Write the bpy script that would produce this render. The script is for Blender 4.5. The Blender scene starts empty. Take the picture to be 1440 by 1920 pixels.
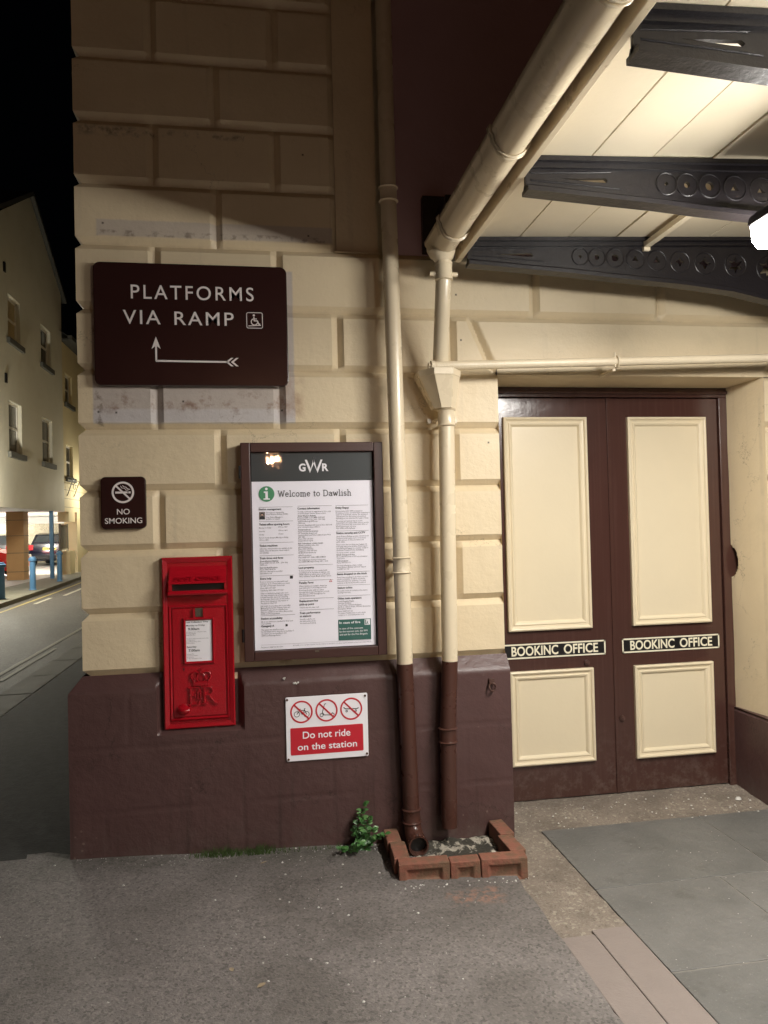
import bpy, bmesh, math, random
from mathutils import Vector, noise, Matrix
random.seed(7)
S = bpy.context.scene
COL = S.collection
rad = math.radians

# ------------------------------------------------------------------ camera
cam_d = bpy.data.cameras.new("camera"); cam = bpy.data.objects.new("camera", cam_d); COL.objects.link(cam)
S.camera = cam
cam_d.sensor_fit = 'VERTICAL'; cam_d.sensor_height = 36.0; cam_d.lens = 1402.0/1920*36
cam_d.clip_start = .05; cam_d.clip_end = 2000
def cam_axes(yaw, pitch, roll):
    f = Vector((math.sin(yaw)*math.cos(pitch), math.cos(yaw)*math.cos(pitch), math.sin(pitch)))
    r = Vector((math.cos(yaw), -math.sin(yaw), 0)); u = r.cross(f)
    r2 = r*math.cos(roll)+u*math.sin(roll)
    return r2, r2.cross(f), f
_r, _u, _f = cam_axes(rad(9.3954), rad(.9117), rad(-1.4043))
cam.matrix_world = Matrix(((_r.x, _u.x, -_f.x, 0), (_r.y, _u.y, -_f.y, -3.65), (_r.z, _u.z, -_f.z, 1.6), (0, 0, 0, 1)))

# ------------------------------------------------------------------ world (night)
w = bpy.data.worlds.new("World"); S.world = w; w.use_nodes = True
w.node_tree.nodes['Background'].inputs[0].default_value = (.10, .14, .20, 1)
w.node_tree.nodes['Background'].inputs[1].default_value = .0025
S.view_settings.view_transform = 'Standard'; S.view_settings.look = 'None'
S.view_settings.exposure = 0; S.view_settings.gamma = 1
S.render.resolution_x = 768; S.render.resolution_y = 1024

LAMP_E = 205      # canopy tube diffuser emission
LAMP_COL = (1.0, .965, .90)

# ------------------------------------------------------------------ helpers: tagging
def tag(o, label=None, cat=None, group=None, kind=None):
    if label: o['label'] = label
    if cat: o['category'] = cat
    if group: o['group'] = group
    if kind: o['kind'] = kind
    return o
def empty(name, loc, label, cat, group=None, rz=0):
    o = bpy.data.objects.new(name, None); COL.objects.link(o); o.location = loc; o.rotation_euler = (0, 0, rz)
    o.empty_display_size = .1
    return tag(o, label, cat, group)

# ------------------------------------------------------------------ materials
def N(nt, t, **k):
    n = nt.nodes.new(t)
    for a, b in k.items(): setattr(n, a, b)
    return n
def math_n(nt, op, a, b=None, c=None, clamp=False):
    n = N(nt, 'ShaderNodeMath', operation=op); n.use_clamp = clamp
    for i, v in enumerate((a, b, c)):
        if v is None: continue
        if isinstance(v, (int, float)): n.inputs[i].default_value = v
        else: nt.links.new(v, n.inputs[i])
    return n.outputs[0]
def noise_n(nt, vec, scale, detail=4, rough=.55, out='Fac'):
    n = N(nt, 'ShaderNodeTexNoise'); n.inputs['Scale'].default_value = scale; n.inputs['Detail'].default_value = detail
    n.inputs['Roughness'].default_value = rough
    nt.links.new(vec, n.inputs['Vector']); return n.outputs[out]
def ramp_n(nt, f, p0, p1):
    n = N(nt, 'ShaderNodeMapRange'); n.inputs[1].default_value = p0; n.inputs[2].default_value = p1
    nt.links.new(f, n.inputs[0]); return n.outputs[0]
def mix_n(nt, f, a, b):
    n = N(nt, 'ShaderNodeMix', data_type='RGBA')
    for i, v in ((0, f), (6, a), (7, b)):
        if isinstance(v, (int, float)): n.inputs[i].default_value = v
        elif isinstance(v, tuple): n.inputs[i].default_value = (*v[:3], 1)
        else: nt.links.new(v, n.inputs[i])
    return n.outputs[2]
def sc(c, k): return tuple(min(1, v*k) for v in c[:3])
def mat(name, col, rough=.6, var=.12, vscale=3, bump=(), metal=0, coat=0, extra=None, spec=.5, worldpos=False):
    """bump: list of (noise scale, strength-distance in metres)"""
    m = bpy.data.materials.new(name); m.use_nodes = True; nt = m.node_tree
    b = nt.nodes['Principled BSDF']
    tc = N(nt, 'ShaderNodeTexCoord'); vec = tc.outputs['Object']
    if worldpos:
        vec = N(nt, 'ShaderNodeNewGeometry').outputs['Position']
    f = noise_n(nt, vec, vscale, 5, .6)
    c = mix_n(nt, f, sc(col, 1-var), sc(col, 1+var))
    if extra: c = extra(nt, vec, c)
    nt.links.new(c, b.inputs['Base Color'])
    b.inputs['Metallic'].default_value = metal
    b.inputs['Specular IOR Level'].default_value = spec
    if coat: b.inputs['Coat Weight'].default_value = coat; b.inputs['Coat Roughness'].default_value = .12
    rr = noise_n(nt, vec, vscale*2.3, 3)
    nt.links.new(math_n(nt, 'MULTIPLY_ADD', rr, .25*rough, rough*.875), b.inputs['Roughness'])
    last = None
    for s, d in bump:
        bn = N(nt, 'ShaderNodeBump'); bn.inputs['Strength'].default_value = 1; bn.inputs['Distance'].default_value = d
        nt.links.new(noise_n(nt, vec, s, 3, .6), bn.inputs['Height'])
        if last: nt.links.new(last, bn.inputs['Normal'])
        last = bn.outputs[0]
    if last: nt.links.new(last, b.inputs['Normal'])
    m['bump_last'] = 1
    return m
def emit(name, col, s):
    m = bpy.data.materials.new(name); m.use_nodes = True; nt = m.node_tree; b = nt.nodes['Principled BSDF']
    b.inputs['Base Color'].default_value = (.8, .8, .8, 1)
    b.inputs['Emission Color'].default_value = (*col, 1); b.inputs['Emission Strength'].default_value = s
    return m
def glassy(name, tint=(1, 1, 1), rough=.02):
    m = bpy.data.materials.new(name); m.use_nodes = True; nt = m.node_tree; nt.nodes.remove(nt.nodes['Principled BSDF'])
    out = nt.nodes['Material Output']; t = N(nt, 'ShaderNodeBsdfTransparent'); t.inputs[0].default_value = (*tint, 1)
    g = N(nt, 'ShaderNodeBsdfGlossy'); g.inputs['Roughness'].default_value = rough
    fr = N(nt, 'ShaderNodeFresnel'); fr.inputs[0].default_value = 1.5
    tc = N(nt, 'ShaderNodeTexCoord'); bn = N(nt, 'ShaderNodeBump'); bn.inputs['Distance'].default_value = .00025
    nt.links.new(noise_n(nt, tc.outputs['Object'], 25, 3), bn.inputs['Height']); nt.links.new(bn.outputs[0], g.inputs['Normal'])
    mx = N(nt, 'ShaderNodeMixShader'); ge = N(nt, 'ShaderNodeNewGeometry')
    nt.links.new(math_n(nt, 'MULTIPLY', fr.outputs[0], math_n(nt, 'SUBTRACT', 1, ge.outputs['Backfacing'])), mx.inputs[0]); nt.links.new(t.outputs[0], mx.inputs[1]); nt.links.new(g.outputs[0], mx.inputs[2])
    nt.links.new(mx.outputs[0], out.inputs[0]); return m

def rect_mask(nt, vec, cx, cz, hx, hz, wob=.006, soft=.004):
    sp = N(nt, 'ShaderNodeSeparateXYZ'); nt.links.new(vec, sp.inputs[0])
    nz = noise_n(nt, vec, 22, 3)
    ax = math_n(nt, 'SUBTRACT', math_n(nt, 'ABSOLUTE', math_n(nt, 'SUBTRACT', sp.outputs[0], cx)), hx)
    az = math_n(nt, 'SUBTRACT', math_n(nt, 'ABSOLUTE', math_n(nt, 'SUBTRACT', sp.outputs[2], cz)), hz)
    d = math_n(nt, 'MAXIMUM', ax, az)
    d = math_n(nt, 'ADD', d, math_n(nt, 'MULTIPLY', math_n(nt, 'SUBTRACT', nz, .5), wob*2))
    r = N(nt, 'ShaderNodeMapRange'); nt.links.new(d, r.inputs[0]); r.inputs[1].default_value = soft; r.inputs[2].default_value = -soft
    return r.outputs[0]
CREAM = (.68, .56, .375)
MAROON = (.080, .040, .037)
def wall_extra(nt, vec, c):
    lil = (.47, .415, .385)
    def over(c, rect, col, amt, nscale=None, lo=.45, hi=.6, wob=.006, soft=.004):
        m = rect_mask(nt, vec, *rect, wob, soft)
        if nscale: m = math_n(nt, 'MULTIPLY', m, ramp_n(nt, noise_n(nt, vec, nscale, 5, .65), lo, hi), clamp=True)
        m = math_n(nt, 'MULTIPLY', m, amt)
        return mix_n(nt, m, c, col)
    c = over(c, (-.29, 2.475, .468, .365), lil, .9, wob=.003)            # ghost of an older, larger sign
    c = over(c, (-.29, 2.135, .468, .035), (.55, .52, .52), .75, wob=.003)
    c = over(c, (-.29, 2.20, .46, .05), (.20, .10, .06), .75, 14, .52, .68, soft=.02)   # rust stains
    c = over(c, (.165, 2.23, .05, .09), (.34, .20, .13), .7, 9, .35, .6, soft=.02)
    c = over(c, (-.735, 2.45, .02, .36), (.12, .08, .05), .8, 16, .5, .66)
    c = over(c, (-.175, 3.025, .555, .038), lil, .65, wob=.003)           # strip of an upper ghost sign
    c = over(c, (-.175, 3.0, .555, .014), (.12, .08, .06), .6, 18, .5, .62)
    c = over(c, (-.67, 3.485, .13, .018), (.07, .05, .04), .8, 20, .42, .6, wob=.02, soft=.012)
    c = over(c, (-.28, 3.485, .25, .012), (.10, .07, .05), .6, 20, .5, .62, soft=.01)
    for q in ((-.70, 3.045), (.262, 3.02), (.243, 3.42), (-.735, 2.155), (-.655, 2.152), (.115, 2.165), (-.35, 2.205), (1.02, 2.52), (1.0, 2.75), (.47, 1.28), (1.15, 2.0)):
        c = over(c, (q[0], q[1], .0042, .0042), (.02, .012, .01), .9, wob=.001, soft=.002)
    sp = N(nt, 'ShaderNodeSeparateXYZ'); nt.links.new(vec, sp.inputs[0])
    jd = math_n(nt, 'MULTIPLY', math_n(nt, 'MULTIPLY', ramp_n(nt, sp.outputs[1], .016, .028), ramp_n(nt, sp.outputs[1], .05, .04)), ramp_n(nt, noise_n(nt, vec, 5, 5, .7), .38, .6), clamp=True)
    c = mix_n(nt, math_n(nt, 'MULTIPLY', jd, .25), c, (.24, .19, .13))      # patchy darker tone deep in the joints
    vo = N(nt, 'ShaderNodeTexVoronoi', feature='DISTANCE_TO_EDGE'); vo.inputs['Scale'].default_value = 2.6
    ad = N(nt, 'ShaderNodeVectorMath', operation='MULTIPLY_ADD'); nt.links.new(noise_n(nt, vec, 5, 5, .7, out='Color'), ad.inputs[0]); ad.inputs[1].default_value = (.35, .35, .35); nt.links.new(vec, ad.inputs[2]); nt.links.new(ad.outputs[0], vo.inputs['Vector'])
    cr = math_n(nt, 'MULTIPLY', ramp_n(nt, vo.outputs['Distance'], .006, .002), ramp_n(nt, noise_n(nt, vec, 1.7, 3), .54, .6), clamp=True)
    c = mix_n(nt, math_n(nt, 'MULTIPLY', cr, .5), c, (.19, .14, .09))      # hairline cracks
    mp = N(nt, 'ShaderNodeMapping'); mp.inputs['Scale'].default_value = (14, 14, 1.1); nt.links.new(vec, mp.inputs[0])
    st = math_n(nt, 'MULTIPLY', ramp_n(nt, noise_n(nt, mp.outputs[0], 1, 4), .6, .78), .22)
    c = mix_n(nt, st, c, (.33, .27, .19))
    # general grime
    g = ramp_n(nt, noise_n(nt, vec, 2.2, 6, .7), .55, .8)
    c = mix_n(nt, math_n(nt, 'MULTIPLY', g, .22), c, (.30, .24, .16))
    return c
def rect_xy(nt, vec, cx, cy, hx, hy, wob, soft):
    mp = N(nt, 'ShaderNodeMapping'); mp.inputs['Rotation'].default_value = (rad(-90), 0, 0); nt.links.new(vec, mp.inputs[0])
    return rect_mask(nt, mp.outputs[0], cx, -cy, hx, hy, wob, soft)
def plinth_extra(nt, vec, c):
    g = ramp_n(nt, noise_n(nt, vec, 5, 6, .7), .5, .75)
    c = mix_n(nt, math_n(nt, 'MULTIPLY', g, .35), c, sc(MAROON, 1.5))
    v = N(nt, 'ShaderNodeTexVoronoi'); v.inputs['Scale'].default_value = 24; nt.links.new(vec, v.inputs['Vector'])
    ch = math_n(nt, 'MULTIPLY', ramp_n(nt, v.outputs['Distance'], .16, .10), ramp_n(nt, noise_n(nt, vec, 3.1, 4), .6, .66), clamp=True)
    c = mix_n(nt, math_n(nt, 'MULTIPLY', ch, .5), c, (.24, .19, .16))
    sz = N(nt, 'ShaderNodeSeparateXYZ'); nt.links.new(vec, sz.inputs[0])
    sp_ = math_n(nt, 'MULTIPLY', ramp_n(nt, sz.outputs[2], .26, .04), ramp_n(nt, noise_n(nt, vec, 12, 6, .75), .40, .64), clamp=True)
    c = mix_n(nt, math_n(nt, 'MULTIPLY', sp_, .5), c, (.12, .098, .082))
    vo = N(nt, 'ShaderNodeTexVoronoi', feature='DISTANCE_TO_EDGE'); vo.inputs['Scale'].default_value = 2.2
    ad = N(nt, 'ShaderNodeVectorMath', operation='MULTIPLY_ADD'); nt.links.new(noise_n(nt, vec, 5, 5, .7, out='Color'), ad.inputs[0]); ad.inputs[1].default_value = (.3, .3, .3); nt.links.new(vec, ad.inputs[2]); nt.links.new(ad.outputs[0], vo.inputs['Vector'])
    cr = math_n(nt, 'MULTIPLY', ramp_n(nt, vo.outputs['Distance'], .008, .002), ramp_n(nt, noise_n(nt, vec, 1.7, 3), .48, .54), clamp=True)
    c = mix_n(nt, math_n(nt, 'MULTIPLY', cr, .7), c, sc(MAROON, .35))
    mp = N(nt, 'ShaderNodeMapping'); mp.inputs['Scale'].default_value = (26, 1, 1.3); nt.links.new(vec, mp.inputs[0])
    s = ramp_n(nt, noise_n(nt, mp.outputs[0], 1, 3), .56, .72)
    sp = N(nt, 'ShaderNodeSeparateXYZ'); nt.links.new(vec, sp.inputs[0])
    lo = ramp_n(nt, sp.outputs[2], .5, .3)
    s = math_n(nt, 'MULTIPLY', math_n(nt, 'MULTIPLY', s, lo), .55)
    return mix_n(nt, s, c, sc(MAROON, .45))
def asphalt_extra(nt, vec, c):
    v = N(nt, 'ShaderNodeTexVoronoi'); v.inputs['Scale'].default_value = 110; nt.links.new(vec, v.inputs['Vector'])
    bw = N(nt, 'ShaderNodeRGBToBW'); nt.links.new(v.outputs['Color'], bw.inputs[0])
    c = mix_n(nt, math_n(nt, 'MULTIPLY', ramp_n(nt, bw.outputs[0], .62, .82), .55), c, (.29, .26, .24))
    c = mix_n(nt, math_n(nt, 'MULTIPLY', ramp_n(nt, bw.outputs[0], .34, .18), .55), c, (.07, .062, .058))
    p = ramp_n(nt, noise_n(nt, vec, 1.6, 5, .6), .42, .60)
    c = mix_n(nt, math_n(nt, 'MULTIPLY', p, .42), c, (.062, .054, .044))
    p = ramp_n(nt, noise_n(nt, vec, 7, 5, .7), .6, .75)
    c = mix_n(nt, math_n(nt, 'MULTIPLY', p, .35), c, (.05, .046, .04))
    # pink brick dust by the drain, dark band along the wall, oily patches
    m = math_n(nt, 'MULTIPLY', rect_xy(nt, vec, .85, -.62, .10, .05, .06, .03), ramp_n(nt, noise_n(nt, vec, 26, 4, .7), .46, .6), clamp=True)
    c = mix_n(nt, math_n(nt, 'MULTIPLY', m, .8), c, (.36, .19, .13))
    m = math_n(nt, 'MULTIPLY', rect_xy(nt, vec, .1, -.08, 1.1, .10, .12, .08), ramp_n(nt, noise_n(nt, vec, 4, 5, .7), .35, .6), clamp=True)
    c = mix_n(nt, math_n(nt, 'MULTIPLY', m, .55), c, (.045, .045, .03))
    vo = N(nt, 'ShaderNodeTexVoronoi', feature='DISTANCE_TO_EDGE'); vo.inputs['Scale'].default_value = 1.1
    ad = N(nt, 'ShaderNodeVectorMath', operation='MULTIPLY_ADD'); nt.links.new(noise_n(nt, vec, 4, 6, .7, out='Color'), ad.inputs[0]); ad.inputs[1].default_value = (.5, .5, .5); nt.links.new(vec, ad.inputs[2]); nt.links.new(ad.outputs[0], vo.inputs['Vector'])
    cr = math_n(nt, 'MULTIPLY', ramp_n(nt, vo.outputs['Distance'], .007, .002), ramp_n(nt, noise_n(nt, vec, 1.3, 3), .52, .58), clamp=True)
    return mix_n(nt, math_n(nt, 'MULTIPLY', cr, .6), c, (.03, .028, .024))
def concrete_extra(nt, vec, c):
    for sc_, lo, hi, amt, col in ((78, .74, .84, .55, (.44, .40, .32)), (210, .62, .8, .5, (.34, .30, .24)), (140, .22, .08, .6, (.07, .055, .045))):
        v = N(nt, 'ShaderNodeTexVoronoi'); v.inputs['Scale'].default_value = sc_
        ad = N(nt, 'ShaderNodeVectorMath', operation='MULTIPLY_ADD'); nt.links.new(noise_n(nt, vec, 30, 2, out='Color'), ad.inputs[0]); ad.inputs[1].default_value = (.02, .02, .02); nt.links.new(vec, ad.inputs[2])
        nt.links.new(ad.outputs[0], v.inputs['Vector'])
        bw = N(nt, 'ShaderNodeRGBToBW'); nt.links.new(v.outputs['Color'], bw.inputs[0])
        c = mix_n(nt, math_n(nt, 'MULTIPLY', ramp_n(nt, bw.outputs[0], lo, hi), amt), c, col)
    p = ramp_n(nt, noise_n(nt, vec, 6, 6, .7), .42, .62)
    return mix_n(nt, math_n(nt, 'MULTIPLY', p, .5), c, (.085, .066, .052))
def island(nt, c, lo, hi, cols):
    g_ = N(nt, 'ShaderNodeNewGeometry'); return mix_n(nt, ramp_n(nt, g_.outputs['Random Per Island'], lo, hi), c, cols)
def flag_extra(nt, vec, c):
    c = island(nt, c, -.2, 1.8, (.115, .115, .108))
    p = ramp_n(nt, noise_n(nt, vec, 5, 6, .75), .56, .66)
    c = mix_n(nt, math_n(nt, 'MULTIPLY', p, .45), c, (.065, .06, .052))
    v = N(nt, 'ShaderNodeTexVoronoi'); v.inputs['Scale'].default_value = 38; nt.links.new(vec, v.inputs['Vector'])
    c = mix_n(nt, math_n(nt, 'MULTIPLY', ramp_n(nt, v.outputs['Distance'], .13, .07), .45), c, (.38, .37, .34))
    p = ramp_n(nt, noise_n(nt, vec, 2.3, 6, .65), .42, .66)
    c = mix_n(nt, math_n(nt, 'MULTIPLY', p, .55), c, (.092, .092, .086))
    p = ramp_n(nt, noise_n(nt, vec, 120, 2, .5), .66, .78)
    return mix_n(nt, math_n(nt, 'MULTIPLY', p, .4), c, (.35, .35, .34))

M = {}
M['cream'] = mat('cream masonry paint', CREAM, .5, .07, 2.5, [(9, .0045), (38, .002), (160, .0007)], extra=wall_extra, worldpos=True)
M['cream_gloss'] = mat('cream gloss paint', (.69, .585, .42), .28, .05, 4, [(60, .0006)], coat=.2)
M['cream_panel'] = mat('cream joinery paint', (.72, .62, .44), .38, .04, 4, [(25, .0008)])
M['cream_rough'] = mat('cream paint over scale', (.69, .59, .43), .3, .08, 8, [(90, .003)])
M['board'] = mat('painted ceiling boards', (.72, .63, .47), .42, .05, 3, [(5, .003), (60, .0006)], worldpos=True)
M['maroon'] = mat('maroon masonry paint', MAROON, .42, .15, 3, [(5, .007), (30, .0025), (140, .0008)], extra=plinth_extra, worldpos=True)
M['maroon_wall'] = mat('maroon upper wall paint', (.42, .29, .33), .6, .1, 3, [(12, .003)])
def door_extra(nt, vec, c):
    mp = N(nt, 'ShaderNodeMapping'); mp.inputs['Scale'].default_value = (60, 60, 1.5); nt.links.new(vec, mp.inputs[0])
    c = mix_n(nt, math_n(nt, 'MULTIPLY', ramp_n(nt, noise_n(nt, mp.outputs[0], 1, 3), .5, .7), .25), c, (.10, .05, .04))
    sz = N(nt, 'ShaderNodeSeparateXYZ'); nt.links.new(vec, sz.inputs[0])
    d = math_n(nt, 'MULTIPLY', ramp_n(nt, sz.outputs[2], .5, .05), ramp_n(nt, noise_n(nt, vec, 16, 6, .75), .48, .66), clamp=True)
    return mix_n(nt, math_n(nt, 'MULTIPLY', d, .4), c, (.16, .12, .10))
M['door'] = mat('maroon gloss door paint', (.062, .027, .021), .22, .08, 4, [(14, .0012), (90, .0004)], coat=.3, extra=door_extra, worldpos=True)
M['pipe_brown'] = mat('brown gloss pipe paint', (.070, .029, .021), .28, .08, 5, [(30, .0008)])
M['iron'] = mat('dark iron paint', (.012, .010, .012), .38, .2, 9, [(28, .002), (90, .0008)])
M['sign_brown'] = mat('dark brown sign enamel', (.028, .010, .009), .2, .1, 3, [(6, .0006)])
M['board_brown'] = mat('brown poster case', (.055, .022, .018), .38, .1, 4, [(60, .0006)])
M['white_letter'] = mat('white lettering', (.78, .72, .70), .45, .02, 5)
M['cream_letter'] = mat('cream lettering', (.80, .75, .58), .4, .03, 20)
M['black'] = mat('black', (.008, .007, .007), .4, .1, 5)
M['white'] = mat('white', (.88, .86, .90), .35, .02, 5)
M['paper'] = mat('poster paper', (.90, .87, .95), .55, .03, 3, [(4, .003)])
M['band'] = mat('dark grey poster band', (.035, .042, .045), .4, .05, 3)
M['ink'] = mat('printed ink', (.03, .03, .035), .5, .02, 5)
M['grey_ink'] = mat('grey printed ink', (.17, .16, .18), .5, .02, 5)
M['green'] = mat('green print', (.07, .27, .13), .5, .03, 4)
M['teal'] = mat('teal print', (.03, .12, .10), .5, .03, 4)
M['redprint'] = mat('red print', (.55, .02, .035), .35, .03, 6)
M['red'] = mat('letter box red', (.37, .006, .014), .2, .15, 6, [(80, .0013), (170, .0006)], coat=.4)
M['brass'] = mat('dull metal', (.14, .13, .10), .35, .2, 30, [(80, .001)], metal=.6)
M['rust'] = mat('rusty metal', (.09, .045, .035), .5, .3, 40, [(80, .002)], metal=.3)
M['asphalt'] = mat('asphalt', (.192, .172, .162), .72, .15, 12, [(135, .005), (12, .006)], extra=asphalt_extra, worldpos=True)
M['road'] = mat('road asphalt', (.055, .049, .044), .7, .2, 5, [(60, .006)], extra=asphalt_extra, worldpos=True)
M['concrete'] = mat('stony concrete', (.225, .185, .15), .8, .2, 12, [(70, .006), (14, .01)], extra=concrete_extra, worldpos=True)
M['kerb'] = mat('pinkish kerb stone', (.235, .195, .175), .65, .12, 8, [(40, .003), (160, .001)], worldpos=True)
M['flag'] = mat('grey flagstone', (.185, .178, .168), .5, .22, 5, [(10, .008), (45, .004), (150, .0012)], extra=flag_extra, worldpos=True)
M['grout'] = mat('grout', (.22, .205, .18), .9, .2, 20, [(60, .004)])
M['paleslab'] = mat('pavement slab', (.17, .165, .13), .75, .15, 3, [(30, .003)], worldpos=True)
M['brick'] = mat('orange red brick', (.26, .10, .065), .8, .35, 14, [(60, .004), (200, .0015)], extra=lambda nt, v, c: mix_n(nt, math_n(nt, 'MULTIPLY', ramp_n(nt, noise_n(nt, v, 11, 5, .7), .42, .6), .75), c, (.12, .088, .05)))
M['mortar'] = mat('pale lumpy mortar', (.42, .38, .31), .9, .3, 40, [(50, .01)], extra=lambda nt, v, c: mix_n(nt, ramp_n(nt, noise_n(nt, v, 9, 5, .7), .44, .5), c, (.045, .04, .03)))
M['leaf'] = mat('leaf', (.05, .14, .035), .4, .3, 20)
M['leaf2'] = mat('leaf pale', (.09, .20, .06), .4, .3, 20)
M['grass'] = mat('grass', (.06, .10, .025), .6, .3, 20)
M['stem'] = mat('stem', (.10, .09, .04), .7, .2, 20)
M['deadleaf'] = mat('dead leaf', (.33, .26, .17), .7, .2, 30)
M['grit'] = mat('pale grit', (.62, .60, .56), .7, .2, 30)
M['render'] = mat('pale building render', (.58, .56, .48), .75, .1, .6, [(8, .004)], extra=lambda nt, v, c: mix_n(nt, math_n(nt, 'MULTIPLY', ramp_n(nt, noise_n(nt, v, 1.4, 6, .7), .5, .75), .25), c, (.35, .31, .2)), worldpos=True)
M['render2'] = mat('yellow building render', (.66, .57, .36), .75, .1, .8, [(8, .004)], worldpos=True)
M['sillstone'] = mat('dark window sill', (.085, .085, .075), .7, .1, 5)
M['upvc'] = mat('white window frame', (.62, .60, .56), .35, .03, 5)
M['pane'] = mat('dark window pane', (.03, .033, .036), .06, .3, 2)
M['pane_curtain'] = mat('curtained pane', (.13, .125, .115), .25, .3, 6)
M['pane_lit'] = mat('blind behind pane', (.42, .33, .18), .3, .15, 3)
M['slate'] = mat('slate roof', (.06, .06, .055), .7, .2, 6, [(20, .01)])
M['orange_stone'] = mat('orange sandstone pillar', (.50, .30, .14), .7, .1, 4, [(20, .004)])
M['blue'] = mat('blue painted steel', (.085, .21, .40), .4, .1, 5, [(40, .001)])
M['floor'] = mat('pale car park concrete', (.42, .42, .41), .6, .1, 2, worldpos=True)
M['ceil'] = mat('white ceiling', (.75, .75, .72), .7, .05, 2)
M['rubble'] = mat('rubble stone', (.22, .19, .13), .85, .5, 3, [(4, .06), (14, .03)], worldpos=True)
M['car_blue'] = mat('dark blue car paint', (.004, .005, .016), .15, .1, 3, coat=.2)
M['car_red'] = mat('red car paint', (.55, .02, .02), .15, .1, 3, coat=.2)
M['car_grey'] = mat('dark grey car paint', (.05, .055, .06), .15, .1, 3, coat=.2)
M['car_glass'] = mat('car glass', (.05, .06, .065), .05, .2, 3)
M['tyre'] = mat('tyre rubber', (.012, .012, .012), .7, .2, 10)
M['alloy'] = mat('alloy wheel', (.5, .5, .5), .3, .1, 5, metal=.8)
M['tail'] = mat('red tail light', (.5, .03, .04), .12, .1, 5)
M['yellow'] = mat('yellow number plate', (.75, .55, .02), .4, .03, 5)
M['headlight'] = mat('clear headlight', (.6, .62, .65), .1, .1, 5)
M['line'] = mat('worn road paint', (.42, .40, .33), .7, .3, 20, worldpos=True)
M['yline'] = mat('worn yellow road paint', (.42, .34, .12), .7, .3, 20, worldpos=True)
M['tube'] = emit('lit tube diffuser', LAMP_COL, LAMP_E)
M['tube_side'] = emit('lit tube diffuser side', LAMP_COL, LAMP_E*.30)
M['glass'] = glassy('case glass')
M['skin'] = mat('printed face', (.55, .36, .28), .5, .05, 5)

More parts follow.
